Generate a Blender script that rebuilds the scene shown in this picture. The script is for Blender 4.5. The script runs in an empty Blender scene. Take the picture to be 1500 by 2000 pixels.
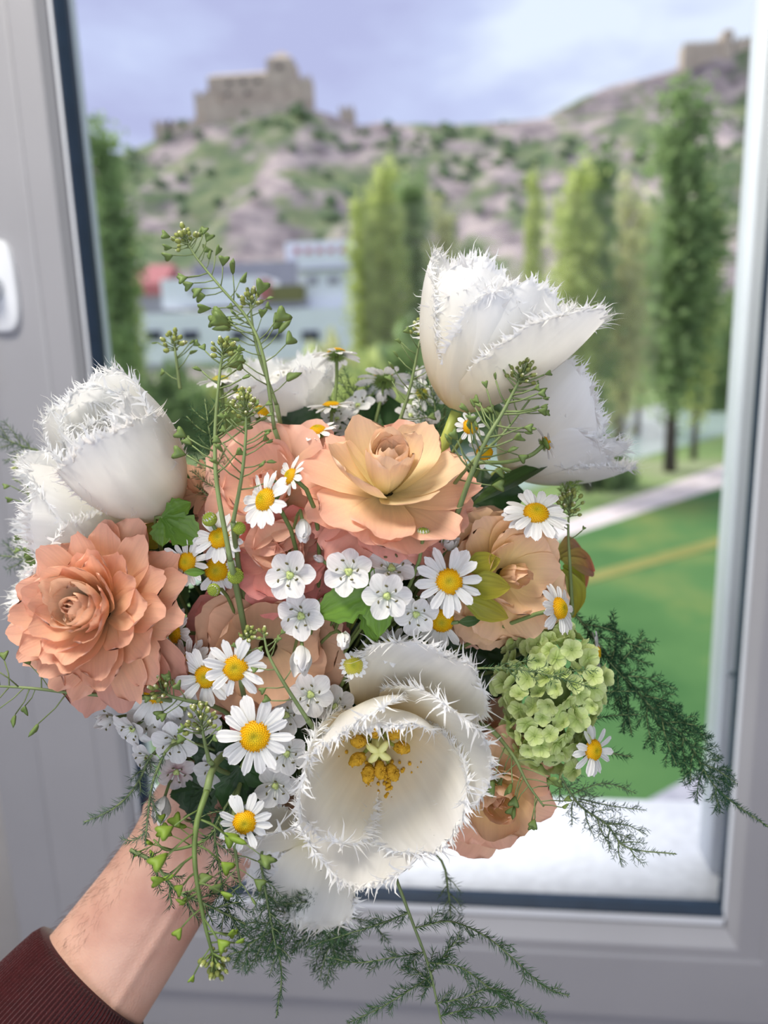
import bpy, math, random
import numpy as np
from mathutils import Matrix, Vector
rnd = random.Random(7)
rng = np.random.RandomState(7)
SC = bpy.context.scene
COL = SC.collection

# ------------------------------------------------------------------ camera
F = 1502.0
AX = np.array([[ 0.99463944, -0.00780412, -0.10310905],
               [ 0.09906391, -0.21393976,  0.97181074],
               [-0.02964325, -0.97681568, -0.21201982]])   # columns: view right, view down, view forward
CAM = np.array([0.0, 0.0, 1.55])
cd = bpy.data.cameras.new('camera'); cam = bpy.data.objects.new('camera', cd); COL.objects.link(cam)
cam.matrix_world = Matrix(((AX[0,0], -AX[0,1], -AX[0,2], CAM[0]), (AX[1,0], -AX[1,1], -AX[1,2], CAM[1]),
                           (AX[2,0], -AX[2,1], -AX[2,2], CAM[2]), (0, 0, 0, 1)))
cd.sensor_fit = 'VERTICAL'; cd.sensor_height = 34.6; cd.sensor_width = 26; cd.lens = 34.6 * F / 2000
cd.clip_start = 0.01; cd.clip_end = 3000
cd.dof.use_dof = True; cd.dof.focus_distance = 0.315; cd.dof.aperture_fstop = cd.lens / 4.5
SC.camera = cam

def P(px, py, z):                       # a place z metres in front of the lens
    return CAM + AX @ (np.array([(px - 750) / F, (py - 1000) / F, 1.0]) * z)
def VD(r, u, t):                        # direction: right, up, towards the viewer
    v = AX @ np.array([r, -u, -t], float); return v / np.linalg.norm(v)
def WY(px, py, Y):
    d = AX @ np.array([(px - 750) / F, (py - 1000) / F, 1.0]); return CAM + d * (Y / d[1])
def WZ(px, py, Z):
    d = AX @ np.array([(px - 750) / F, (py - 1000) / F, 1.0]); return CAM + d * ((Z - CAM[2]) / d[2])

# ------------------------------------------------------------------ light
SC.view_settings.view_transform = 'Standard'; SC.view_settings.look = 'None'
SC.view_settings.exposure = 0.18; SC.view_settings.gamma = 1.0; SC.view_settings.use_curve_mapping = False
SC.cycles.use_denoising = True
SC.cycles.max_bounces = 8; SC.cycles.transparent_max_bounces = 12
wd = bpy.data.worlds.new('overcast'); SC.world = wd; wd.use_nodes = True
nt = wd.node_tree; nt.nodes.clear()
wo = nt.nodes.new('ShaderNodeOutputWorld'); wb = nt.nodes.new('ShaderNodeBackground')
tc = nt.nodes.new('ShaderNodeTexCoord'); mp = nt.nodes.new('ShaderNodeMapping'); mp.inputs['Scale'].default_value = (1.6, 1.6, 4.2)
mp.inputs['Location'].default_value = (0.35, 0.1, 0.55)
nz = nt.nodes.new('ShaderNodeTexNoise'); nz.inputs['Scale'].default_value = 1.5; nz.inputs['Detail'].default_value = 5; nz.inputs['Roughness'].default_value = 0.5
rp = nt.nodes.new('ShaderNodeValToRGB'); cr = rp.color_ramp
cr.elements[0].position = 0.40; cr.elements[0].color = (0.45, 0.48, 0.74, 1)
cr.elements[1].position = 0.60; cr.elements[1].color = (0.74, 0.82, 0.97, 1)
e = cr.elements.new(0.50); e.color = (0.54, 0.60, 0.86, 1)
nt.links.new(tc.outputs['Generated'], mp.inputs['Vector']); nt.links.new(mp.outputs['Vector'], nz.inputs['Vector'])
nt.links.new(nz.outputs['Fac'], rp.inputs['Fac']); nt.links.new(rp.outputs['Color'], wb.inputs['Color'])
wb.inputs['Strength'].default_value = 1.0; nt.links.new(wb.outputs['Background'], wo.inputs['Surface'])

sd = bpy.data.lights.new('sun_behind_thin_cloud', 'SUN'); sd.energy = 4.0; sd.angle = math.radians(35); sd.color = (1.0, 0.96, 0.88)
so = bpy.data.objects.new('sun_behind_thin_cloud', sd); COL.objects.link(so)
so.rotation_euler = Vector((0.75, -0.32, -1.0)).to_track_quat('-Z', 'Y').to_euler(); so.location = (0, 20, 40)
def area(name, loc, aim, sx, sy, power, col):
    ld = bpy.data.lights.new(name, 'AREA'); ld.shape = 'RECTANGLE'; ld.size = sx; ld.size_y = sy; ld.energy = power; ld.color = col
    lo = bpy.data.objects.new(name, ld); COL.objects.link(lo); lo.location = loc
    lo.rotation_euler = (Vector(aim) - Vector(loc)).to_track_quat('-Z', 'Y').to_euler(); return lo
area('added_overhead_fill', (-0.5, 0.0, 2.62), (0.0, 0.36, 1.4), 0.6, 0.4, 22, (1.0, 0.93, 0.82))  # warm fill added overhead to brighten the bouquet, no known fixture

area('added_fill_behind_viewer', (0.25, -2.45, 1.65), (0.0, 0.35, 1.45), 1.6, 1.3, 26, (0.97, 0.985, 1.0))  # broad soft fill added to lift the petal fronts, unseen source

# ------------------------------------------------------------------ helpers
def new_obj(name, me, parent=None):
    o = bpy.data.objects.new(name, me); COL.objects.link(o)
    if parent is not None: o.parent = parent
    return o
def tag(o, label=None, cat=None, group=None, kind=None):
    if label: o['label'] = label
    if cat: o['category'] = cat
    if group: o['group'] = group
    if kind: o['kind'] = kind
    return o
class MB:
    def __init__(s): s.v = []; s.f = []; s.uv = []; s.n = 0; s.mi = []
    def add(s, v, f, uv=None, mi=0):
        v = np.asarray(v, float).reshape(-1, 3); s.v.append(v)
        s.f += [tuple(i + s.n for i in q) for q in f]; s.mi += [mi] * len(f)
        s.uv.append(np.zeros((len(v), 2)) if uv is None else np.asarray(uv, float)); s.n += len(v); return s
    def mesh(s, name, mats, smooth=True):
        me = bpy.data.meshes.new(name); V = np.vstack(s.v)
        me.from_pydata(V.tolist(), [], s.f)
        UV = np.vstack(s.uv); ul = me.uv_layers.new(name='UVMap')
        li = np.empty(len(me.loops), np.int32); me.loops.foreach_get('vertex_index', li)
        ul.data.foreach_set('uv', UV[li].astype(np.float32).ravel())
        for m in (mats if isinstance(mats, (list, tuple)) else [mats]): me.materials.append(m)
        me.polygons.foreach_set('material_index', np.array(s.mi, np.int32))
        me.polygons.foreach_set('use_smooth', np.full(len(s.f), smooth))
        me.update(); return me
    def obj(s, name, mats, parent=None, smooth=True): return new_obj(name, s.mesh(name, mats, smooth), parent)
def grid_faces(nu, nv, close=False):
    f = []
    for j in range(nv - 1):
        for i in range(nu if close else nu - 1):
            a = j * nu + i; b = j * nu + (i + 1) % nu; f.append((a, b, b + nu, a + nu))
    return f
def nrm(v): v = np.asarray(v, float); return v / max(np.linalg.norm(v), 1e-12)
def tube(mb, pts, rad, ns=6, mi=0, caps=True, prof=None):
    pts = np.asarray(pts, float); n = len(pts); rad = np.broadcast_to(np.asarray(rad, float), (n,))
    T = np.gradient(pts, axis=0); T /= np.maximum(np.linalg.norm(T, axis=1), 1e-12)[:, None]
    a = np.array([0, 0, 1.]) if abs(T[0][2]) < .9 else np.array([1., 0, 0])
    N = nrm(np.cross(T[0], a)); V = []; UV = []
    L = 0
    for i in range(n):
        N = nrm(N - T[i] * N.dot(T[i])); B = np.cross(T[i], N)
        if i: L += np.linalg.norm(pts[i] - pts[i-1])
        for k in range(ns):
            t = 2 * math.pi * k / ns; rr = rad[i] * (prof(t) if prof else 1)
            V.append(pts[i] + (N * math.cos(t) + B * math.sin(t)) * rr); UV.append((k / ns, L))
    f = grid_faces(ns, n, True)
    if caps: f += [tuple(range(ns - 1, -1, -1)), tuple(range((n-1)*ns, n*ns))]
    mb.add(V, f, UV, mi); return mb
def bez(p0, p1, p2, p3, n=14):
    t = np.linspace(0, 1, n)[:, None]
    return (1-t)**3*np.array(p0) + 3*(1-t)**2*t*np.array(p1) + 3*(1-t)*t*t*np.array(p2) + t**3*np.array(p3)
def smooth_path(pts, n=40):
    pts = np.asarray(pts, float)
    if len(pts) < 3: t = np.linspace(0, 1, n)[:, None]; return pts[0]*(1-t)+pts[-1]*t
    Q = np.vstack([2*pts[0]-pts[1], pts, 2*pts[-1]-pts[-2]]); m = len(pts)-1; out = []
    for s in np.linspace(0, m - 1e-9, n):
        i = int(s); t = s - i; a, b, c, d = Q[i:i+4]
        out.append(.5*((2*b) + (-a+c)*t + (2*a-5*b+4*c-d)*t*t + (-a+3*b-3*c+d)*t**3))
    return np.array(out)
def box(mb, lo, hi, mi=0, bev=0):
    x0, y0, z0 = lo; x1, y1, z1 = hi
    v = [(x0,y0,z0),(x1,y0,z0),(x1,y1,z0),(x0,y1,z0),(x0,y0,z1),(x1,y0,z1),(x1,y1,z1),(x0,y1,z1)]
    mb.add(v, [(3,2,1,0),(4,5,6,7),(0,1,5,4),(1,2,6,5),(2,3,7,6),(3,0,4,7)], None, mi); return mb
def ball(mb, c, r, ax=(0,0,1), st=1.0, ns=6, nr=4, mi=0, bump=0):
    ax = nrm(ax); a = np.array([1.,0,0]) if abs(ax[0]) < .9 else np.array([0,1.,0])
    X = nrm(np.cross(ax, a)); Y = np.cross(ax, X); V = [np.array(c) - ax*r*st]
    for j in range(1, nr):
        p = math.pi*j/nr
        for k in range(ns):
            t = 2*math.pi*(k+.5*(j%2))/ns; q = 1 + bump*(rng.rand()-.5)
            V.append(np.array(c) + (X*math.cos(t)+Y*math.sin(t))*math.sin(p)*r*q - ax*math.cos(p)*r*st*q)
    V.append(np.array(c) + ax*r*st); f = []
    for k in range(ns): f.append((0, 1+(k+1)%ns, 1+k))
    for j in range(nr-2):
        for k in range(ns):
            a0 = 1+j*ns+k; b0 = 1+j*ns+(k+1)%ns; f.append((a0, b0, b0+ns, a0+ns))
    l = 1+(nr-2)*ns
    for k in range(ns): f.append((l+k, l+(k+1)%ns, len(V)-1))
    mb.add(V, f, None, mi); return mb

# ------------------------------------------------------------------ materials
def lin(c): return tuple(((x/255)/12.92 if x/255 <= .04045 else ((x/255+.055)/1.055)**2.4) for x in c) + (1,)
def base_mat(name):
    m = bpy.data.materials.new(name); m.use_nodes = True; nt = m.node_tree; nt.nodes.clear()
    out = nt.nodes.new('ShaderNodeOutputMaterial'); return m, nt, out
def N(nt, t, **k):
    n = nt.nodes.new(t)
    for a, b in k.items():
        if a in n.inputs: n.inputs[a].default_value = b
        else: setattr(n, a, b)
    return n
def simple(name, col, rough=.5, spec=.4, noise=0.0, nscale=20, bump=0.0, bscale=200, col2=None, transl=0.0, sheen=0, coord='Object', metal=0, det=3):
    m, nt, out = base_mat(name); L = nt.links.new
    p = N(nt, 'ShaderNodeBsdfPrincipled'); p.inputs['Roughness'].default_value = rough; p.inputs['Specular IOR Level'].default_value = spec
    p.inputs['Metallic'].default_value = metal
    if sheen: p.inputs['Sheen Weight'].default_value = sheen
    c1 = lin(col); c2 = lin(col2) if col2 else tuple(x*(1-noise) for x in c1[:3]) + (1,)
    tcn = N(nt, 'ShaderNodeTexCoord'); no = N(nt, 'ShaderNodeTexNoise'); no.inputs['Scale'].default_value = nscale; no.inputs['Detail'].default_value = det
    r = N(nt, 'ShaderNodeValToRGB'); r.color_ramp.elements[0].position = .35; r.color_ramp.elements[1].position = .65
    r.color_ramp.elements[0].color = c2; r.color_ramp.elements[1].color = c1
    L(tcn.outputs[coord], no.inputs['Vector']); L(no.outputs['Fac'], r.inputs['Fac']); L(r.outputs['Color'], p.inputs['Base Color'])
    if bump:
        n2 = N(nt, 'ShaderNodeTexNoise'); n2.inputs['Scale'].default_value = bscale; n2.inputs['Detail'].default_value = 4
        b = N(nt, 'ShaderNodeBump'); b.inputs['Strength'].default_value = bump; b.inputs['Distance'].default_value = .001
        L(tcn.outputs[coord], n2.inputs['Vector']); L(n2.outputs['Fac'], b.inputs['Height']); L(b.outputs['Normal'], p.inputs['Normal'])
    if transl:
        t = N(nt, 'ShaderNodeBsdfTranslucent'); L(r.outputs['Color'], t.inputs['Color']); mx = N(nt, 'ShaderNodeMixShader'); mx.inputs['Fac'].default_value = transl
        L(p.outputs['BSDF'], mx.inputs[1]); L(t.outputs['BSDF'], mx.inputs[2]); L(mx.outputs['Shader'], out.inputs['Surface'])
    else: L(p.outputs['BSDF'], out.inputs['Surface'])
    return m
def petal_mat(name, stops, vein=(0.12, 26), transl=.3, rough=.45, vary=.12, spec=.3, edge=None):
    """stops: (position along the petal, rgb); fine lengthwise veins across it"""
    m, nt, out = base_mat(name); L = nt.links.new
    p = N(nt, 'ShaderNodeBsdfPrincipled'); p.inputs['Roughness'].default_value = rough; p.inputs['Specular IOR Level'].default_value = spec
    uv = N(nt, 'ShaderNodeUVMap'); sx = N(nt, 'ShaderNodeSeparateXYZ'); L(uv.outputs['UV'], sx.inputs['Vector'])
    tcn = N(nt, 'ShaderNodeTexCoord'); no = N(nt, 'ShaderNodeTexNoise'); no.inputs['Scale'].default_value = 45; no.inputs['Detail'].default_value = 3
    L(tcn.outputs['Object'], no.inputs['Vector'])
    ma = N(nt, 'ShaderNodeMath', operation='MULTIPLY_ADD'); ma.inputs[1].default_value = .35; L(no.outputs['Fac'], ma.inputs[0]); L(sx.outputs['Y'], ma.inputs[2])
    mb_ = N(nt, 'ShaderNodeMath', operation='SUBTRACT'); mb_.inputs[1].default_value = .175; L(ma.outputs[0], mb_.inputs[0])
    r = N(nt, 'ShaderNodeValToRGB')
    els = r.color_ramp.elements
    for i, (pos, c) in enumerate(stops):
        e = els[i] if i < 2 else els.new(pos)
        e.position = pos; e.color = lin(c)
    L(mb_.outputs[0], r.inputs['Fac'])
    # veins
    mapn = N(nt, 'ShaderNodeMapping'); mapn.inputs['Scale'].default_value = (vein[1], 1.6, 1); L(uv.outputs['UV'], mapn.inputs['Vector'])
    vn = N(nt, 'ShaderNodeTexNoise'); vn.inputs['Scale'].default_value = 1.0; vn.inputs['Detail'].default_value = 2; L(mapn.outputs['Vector'], vn.inputs['Vector'])
    mr = N(nt, 'ShaderNodeMapRange'); mr.inputs['From Min'].default_value = .3; mr.inputs['From Max'].default_value = .7
    mr.inputs['To Min'].default_value = 1 - vein[0]*1.6; mr.inputs['To Max'].default_value = 1.0 + vein[0]*.3; L(vn.outputs['Fac'], mr.inputs['Value'])
    oi = N(nt, 'ShaderNodeObjectInfo'); mr2 = N(nt, 'ShaderNodeMapRange'); mr2.inputs['To Min'].default_value = 1-vary; mr2.inputs['To Max'].default_value = 1+vary*.3
    L(oi.outputs['Random'], mr2.inputs['Value']); mu = N(nt, 'ShaderNodeMath', operation='MULTIPLY'); L(mr.outputs[0], mu.inputs[0]); L(mr2.outputs[0], mu.inputs[1])
    vm = N(nt, 'ShaderNodeVectorMath', operation='SCALE'); L(r.outputs['Color'], vm.inputs[0]); L(mu.outputs[0], vm.inputs['Scale'])
    L(vm.outputs[0], p.inputs['Base Color'])
    b = N(nt, 'ShaderNodeBump'); b.inputs['Strength'].default_value = .35; b.inputs['Distance'].default_value = .0006; L(vn.outputs['Fac'], b.inputs['Height']); L(b.outputs['Normal'], p.inputs['Normal'])
    t = N(nt, 'ShaderNodeBsdfTranslucent'); L(vm.outputs[0], t.inputs['Color']); mx = N(nt, 'ShaderNodeMixShader'); mx.inputs['Fac'].default_value = transl
    L(p.outputs['BSDF'], mx.inputs[1]); L(t.outputs['BSDF'], mx.inputs[2]); L(mx.outputs['Shader'], out.inputs['Surface'])
    return m
# ================================================================== SETTING: room and window
M_PVC = simple('white_window_plastic', (160, 161, 167), .38, .4, noise=.05, nscale=6)
M_PVC2 = simple('white_outer_frame', (225, 230, 238), .4, .4, noise=.06, nscale=8)
M_GASK = simple('dark_blue_rubber', (30, 48, 68), .45, .4, noise=.2, nscale=30)
M_GREY = simple('grey_seal', (120, 132, 145), .5, .3, noise=.1)
M_WALL = simple('painted_plaster', (205, 203, 200), .9, .2, noise=.04, bump=.3, bscale=300)
M_FLOOR = simple('wood_floor', (150, 118, 88), .5, .4, noise=.3, nscale=9)
m, nt_, out_ = base_mat('window_glass'); tr = N(nt_, 'ShaderNodeBsdfTransparent'); tr.inputs['Color'].default_value = (.97, .985, .98, 1)
gl = N(nt_, 'ShaderNodeBsdfGlossy'); gl.inputs['Roughness'].default_value = .0; fr = N(nt_, 'ShaderNodeFresnel'); fr.inputs['IOR'].default_value = 1.2
mxs = N(nt_, 'ShaderNodeMixShader'); nt_.links.new(fr.outputs[0], mxs.inputs['Fac']); nt_.links.new(tr.outputs[0], mxs.inputs[1]); nt_.links.new(gl.outputs[0], mxs.inputs[2]); nt_.links.new(mxs.outputs[0], out_.inputs['Surface'])
M_GLASS = m
TOP = 2.35
def struct(o): o['kind'] = 'structure'; return o
def rings(mb, seq, mi=0):
    """seq of ((left, right, bottom, top), Y): a mitred frame profile swept round the opening"""
    V = []; f = []
    for (l, r, b, t), y in seq: V += [(l, y, b), (r, y, b), (r, y, t), (l, y, t)]
    for j in range(len(seq)-1):
        for i in range(4):
            a = j*4+i; b = j*4+(i+1) % 4; f.append((a, b, b+4, a+4))
    mb.add(V, f, None, mi); return mb
YF = 0.95
def rc(lx, ly, rx, ry, bx, by, y, top): return (WY(lx, ly, y)[0], WY(rx, ry, y)[0], WY(bx, by, y)[2], TOP - top)
R_gr = (-.613, .492, .598, TOP)
R_ln = (-.525, .404, .703, TOP-.09)
R_bo = (-.493, .372, .720, TOP-.12)
R_bi = rc(88, 0, 1441, 1500, 1150, 1800, .968, .14)
R_go = rc(101, 0, 1448, 1500, 1150, 1781, .972, .15)
R_gi = rc(127, 0, 1426, 1500, 1150, 1757, .980, .165)
sh = lambda r, d: (r[0]+d, r[1]-d, r[2]+d, r[3]-d)
win = new_obj('window_1', None); struct(win); win.location = (0, YF, .598); tag(win, 'white plastic window sash with dark rubber seal looking out on the hills')
bpy.context.view_layer.update()
def wchild(mb, name, mat, smooth=False, parent=None):
    off = np.array([0, YF, .598])
    mb.v = [v - off for v in mb.v]; return mb.obj(name, mat, parent or win, smooth)
mb = MB(); rings(mb, [(R_gr, .985), (R_gr, .953), (sh(R_gr, .003), .95), (sh(R_ln, -.004), .95), (R_ln, .9515), (R_ln, .953), (sh(R_bo, -.002), .953), (sh(R_bo, .001), .9545), (R_bi, .968), (R_bi, .978)])
sash = wchild(mb, 'sash_frame', M_PVC)
mb = MB(); rings(mb, [(sh(R_bi, .0002), .976), (sh(R_bi, .0025), .976), (sh(R_bi, .0025), .970), (sh(R_go, -.0005), .970), (sh(R_go, 0), .978)])
wchild(mb, 'glazing_bead', M_PVC2)
mb = MB(); rings(mb, [(sh(R_go, -.0005), .9775), (R_go, .972), (sh(R_go, .004), .971), (sh(R_gi, -.002), .977), (R_gi, .981), (R_gi, .99)])
wchild(mb, 'rubber_seal', M_GASK)
mb = MB(); g = sh(R_gi, -.004); mb.add([(g[0], .986, g[2]), (g[1], .986, g[2]), (g[1], .986, g[3]), (g[0], .986, g[3])], [(0, 1, 2, 3)])
wchild(mb, 'glass_pane', M_GLASS)
mb = MB(); R_f = (-.617, .496, .594, TOP+.004); rings(mb, [(sh(R_gr, -.0005), .99), (R_f, .99), (R_f, .972), (sh(R_f, -.006), .967), (sh(R_f, -.075), .967), (sh(R_f, -.078), 1.04)])
wchild(mb, 'fixed_frame', M_PVC)
mb = MB(); rings(mb, [(R_gr, .984), (sh(R_gr, -.004), .984)]); wchild(mb, 'frame_seal', M_GREY)
# handle at the left edge
hd = new_obj('window_handle', None, win); hz = WY(0, 555, YF)[2] - .598
c = WY(8, 560, YF)
def superplate(w, h, d0, d1, cx, cz, n=40, e=3.2):
    mb = MB(); V = []; 
    for (s, y) in [(1.0, d0), (1.0, d1 + .002), (.93, d1), (.0, d1)]:
        for k in range(n):
            t = 2*math.pi*k/n; cc, ss = math.cos(t), math.sin(t)
            V.append((cx + s*w*abs(cc)**(2/e)*np.sign(cc), y, cz + s*h*abs(ss)**(2/e)*np.sign(ss)))
    mb.add(V, grid_faces(n, 4, True)); return mb
hx = c[0] - .003
mbp = superplate(.0235, .056, .9505, .940, hx, c[2]); mbp.v = [v - np.array([0, YF, .598]) for v in mbp.v]; mbp.obj('rosette', M_PVC2, hd, True)
mbp = MB(); tube(mbp, [(hx-.006, .939, c[2]-.002), (hx-.006, .918, c[2]-.002), (hx-.006, .915, c[2]-.002), (hx-.006, .9145, c[2]-.002)], [.0155, .015, .013, .004], 28)
mbp.v = [v - np.array([0, YF, .598]) for v in mbp.v]; mbp.obj('knob', M_PVC2, hd, True)
mbp = MB(); box(mbp, (hx-.013, .900, c[2]-.13), (hx+.002, .917, c[2]+.008)); mbp.v = [v - np.array([0, YF, .598]) for v in mbp.v]
lv = mbp.obj('lever', M_PVC2, hd); lv.location.x = -.03; bv = lv.modifiers.new('b', 'BEVEL'); bv.width = .005; bv.segments = 3
# outer reveal: shutter rails, sill
zs = WY(1150, 1750, 1.0)[2]; ysill = WZ(1200, 1561, zs)[1]
M_SILL = simple('white_rough_sill', (245, 247, 252), .6, .3, noise=.12, nscale=60, bump=.8, bscale=140, det=6)
mb = MB(); box(mb, (-.75, .99, zs-.03), (.62, ysill, zs)); o = mb.obj('trim_1', M_SILL); struct(o); tag(o, 'bright white outer window sill with faint grey specks')
mb = MB()
xr = WY(1394, 1200, 1.12)[0]; box(mb, (xr, 1.06, zs), (xr+.14, 1.12, TOP+.1)); 
box(mb, (xr+.016, 1.045, zs), (xr+.14, 1.0605, TOP+.1)); o = mb.obj('trim_2', M_PVC2); struct(o); tag(o, 'pale shutter rail standing at the right of the window outside')
for k_ in range(2):
    mb2 = MB(); q = WY(1428, 1315 + 250*k_, 1.045); box(mb2, (q[0]-.004, 1.042, q[2]-.004), (q[0]+.004, 1.0452, q[2]+.004)); mb2.obj('rail_screw', M_GREY, o)
mb = MB(); xl = WY(133, 0, 1.05)[0]; box(mb, (xl-.12, 1.03, zs), (xl, 1.07, TOP+.1)); o = mb.obj('trim_3', M_PVC2); struct(o); tag(o, 'thin pale shutter rail at the left of the window outside')
def slab(name, lo, hi, mat, label=None):
    mb = MB(); box(mb, lo, hi); o = mb.obj(name, mat); struct(o)
    if label: tag(o, label)
    return o
slab('wall_front', (-2.2, .975, 0), (-.682, ysill-.06, 2.7), M_WALL, 'plastered window wall left of the frame')
slab('wall_front.001', (.565, .975, 0), (2.0, ysill-.06, 2.7), M_WALL, 'plastered window wall right of the frame')
slab('wall_front.002', (-.682, .975, 0), (.565, ysill-.06, .53), M_WALL, 'plastered wall below the window')
slab('wall_front.003', (-.682, .975, TOP+.07), (.565, ysill-.06, 2.7), M_WALL, 'plastered wall above the window')
slab('wall_left', (-2.3, -2.6, 0), (-2.2, ysill-.06, 2.7), M_WALL); slab('wall_right', (2.0, -2.6, 0), (2.1, ysill-.06, 2.7), M_WALL)
slab('floor', (-2.3, -2.6, -.1), (2.1, .99, 0), M_FLOOR); slab('ceiling', (-2.3, -2.6, 2.7), (2.1, ysill-.06, 2.8), M_WALL)
slab('wall_front.004', (-9, ysill-.5, -7.2), (9, ysill-.06, -.1), M_WALL, 'outer house wall below the window')

# ================================================================== SETTING: outdoors
GZ = -7.0
def noise2(x, y, s=1.0, oct=4, seed=0):
    out = np.zeros_like(x, float); a = 1.0; r = np.random.RandomState(seed)
    for o in range(oct):
        for k in range(3):
            th = r.rand()*6.283; ph = r.rand()*6.283; f_ = s*(2**o)*(.7+.6*r.rand())
            out += a*np.sin((x*math.cos(th)+y*math.sin(th))*f_+ph + 1.3*np.sin((x*math.sin(th)-y*math.cos(th))*f_*.7+ph*2))/3
        a *= .52
    return out
def ground_mat(name, cols, scale, bump=.4, rough=.95, det=6):
    m, nt, out = base_mat(name); L = nt.links.new; p = N(nt, 'ShaderNodeBsdfPrincipled'); p.inputs['Roughness'].default_value = rough; p.inputs['Specular IOR Level'].default_value = .1
    t = N(nt, 'ShaderNodeTexCoord'); n = N(nt, 'ShaderNodeTexNoise'); n.inputs['Scale'].default_value = scale; n.inputs['Detail'].default_value = det; n.inputs['Roughness'].default_value = .62
    r = N(nt, 'ShaderNodeValToRGB'); els = r.color_ramp.elements
    for i, (pos, c) in enumerate(cols):
        e = els[i] if i < 2 else els.new(pos)
        e.position = pos; e.color = lin(c)
    L(t.outputs['Object'], n.inputs['Vector']); L(n.outputs['Fac'], r.inputs['Fac']); L(r.outputs['Color'], p.inputs['Base Color']); L(p.outputs['BSDF'], out.inputs['Surface']); return m
M_LAWN = ground_mat('mown_lawn', [(.3, (66, 104, 60)), (.5, (84, 120, 70)), (.68, (128, 138, 78))], .16)
M_MEADOW = ground_mat('valley_floor', [(.3, (92, 118, 70)), (.5, (130, 150, 95)), (.7, (165, 160, 140))], .06)
M_PATH = ground_mat('pale_gravel_path', [(.3, (200, 186, 184)), (.7, (228, 216, 214))], 1.5)
M_DRY = ground_mat('dry_grass_line', [(.3, (124, 128, 72)), (.7, (144, 142, 84))], .8)
M_PAVE = ground_mat('grey_paving', [(.3, (150, 150, 160)), (.7, (178, 176, 184))], 3)
M_WATER = simple('pale_river_water', (196, 214, 206), .12, .6, noise=.1, nscale=.2)
def poly_plate(name, pts, z, mat, label, th=.06, kind='structure', cat=None):
    mb = MB(); n = len(pts); V = [(x, y, z) for x, y in pts] + [(x, y, z-th) for x, y in pts]
    mb.add(V, [tuple(range(n)), tuple(range(2*n-1, n-1, -1))] + [(i, i+n, (i+1) % n+n, (i+1) % n) for i in range(n)])
    o = mb.obj(name, mat, None, False); tag(o, label, cat, None, kind); return o
poly_plate('valley_ground', [(-900, 1.3), (900, 1.3), (900, 800), (-900, 800)], GZ-.05, M_MEADOW, 'green valley floor between the house and the rocky hills', .3)
gp = lambda x, y: WZ(x, y, GZ)[:2]
a, b, c_, d_ = gp(1120, 1012), gp(1420, 905), gp(1420, 948), gp(1150, 1035)
def ext(p, q, k): return p + (p-q)*k
poly_plate('lawn', [(-30, 1.3), tuple(ext(d_, c_, 3)), tuple(d_), tuple(c_), tuple(ext(c_, d_, 2.0)), (60, 1.3)], GZ+.02, M_LAWN, 'bright green mown lawn below the window')
poly_plate('footpath', [tuple(ext(d_, c_, 3)), tuple(ext(c_, d_, 2.0)), tuple(ext(b, a, 2.0)), tuple(ext(a, b, 3))], GZ+.0, M_PATH, 'pale pinkish gravel path crossing behind the lawn')
a2, b2 = gp(1150, 1122), gp(1415, 1048); a3, b3 = gp(1150, 1140), gp(1415, 1066)
poly_plate('worn_strip', [tuple(ext(a3, b3, 2)), tuple(ext(b3, a3, .8)), tuple(ext(b2, a2, .8)), tuple(ext(a2, b2, 2))], GZ+.05, M_DRY, 'narrow yellow dry strip across the lawn')
poly_plate('paved_corner', [tuple(gp(1190, 1610)), tuple(gp(1440, 1470)), tuple(gp(1600, 1500)), tuple(gp(1600, 1800)), tuple(gp(1300, 1800))], GZ+.05, M_PAVE, 'grey paved corner at the lawn edge')
_n = np.array([-(b-a)[1], (b-a)[0]])/np.linalg.norm(b-a); _n = _n if _n[1] > 0 else -_n; _r0, _r1 = ext(a, b, 6), ext(b, a, 5)
poly_plate('river', [tuple(_r0+_n*6), tuple(_r1+_n*6), tuple(_r1+_n*24), tuple(_r0+_n*24)], GZ+.0, M_WATER, 'pale green river glimpsed between the poplar trunks')

# hills
M_ROCK, nt_, out_ = base_mat('rocky_slope'); L = nt_.links.new
p_ = N(nt_, 'ShaderNodeBsdfPrincipled'); p_.inputs['Roughness'].default_value = .95; p_.inputs['Specular IOR Level'].default_value = .05
t_ = N(nt_, 'ShaderNodeTexCoord')
def ramp(fac, stops):
    r = N(nt_, 'ShaderNodeValToRGB'); els = r.color_ramp.elements
    for i, (pos, c) in enumerate(stops):
        e = els[i] if i < 2 else els.new(pos)
        e.position = pos; e.color = lin(c)
    L(fac, r.inputs['Fac']); return r.outputs['Color']
mp_ = N(nt_, 'ShaderNodeMapping'); mp_.inputs['Scale'].default_value = (1, 1, 1.5); L(t_.outputs['Object'], mp_.inputs['Vector'])
n1 = N(nt_, 'ShaderNodeTexNoise'); n1.inputs['Scale'].default_value = .075; n1.inputs['Detail'].default_value = 8; n1.inputs['Roughness'].default_value = .68; L(mp_.outputs['Vector'], n1.inputs['Vector'])
rockc = ramp(n1.outputs['Fac'], [(.34, (118, 108, 110)), (.48, (168, 154, 152)), (.60, (204, 188, 182)), (.72, (166, 150, 140))])  # slope colours lightened to stand in for distance haze
n2 = N(nt_, 'ShaderNodeTexNoise'); n2.inputs['Scale'].default_value = .034; n2.inputs['Detail'].default_value = 7; n2.inputs['Roughness'].default_value = .6; L(t_.outputs['Object'], n2.inputs['Vector'])
grc = ramp(n1.outputs['Fac'], [(.35, (94, 116, 84)), (.55, (136, 146, 108)), (.7, (156, 154, 120))])
mk = N(nt_, 'ShaderNodeMapRange'); mk.inputs['From Min'].default_value = .47; mk.inputs['From Max'].default_value = .56; L(n2.outputs['Fac'], mk.inputs['Value'])
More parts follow.
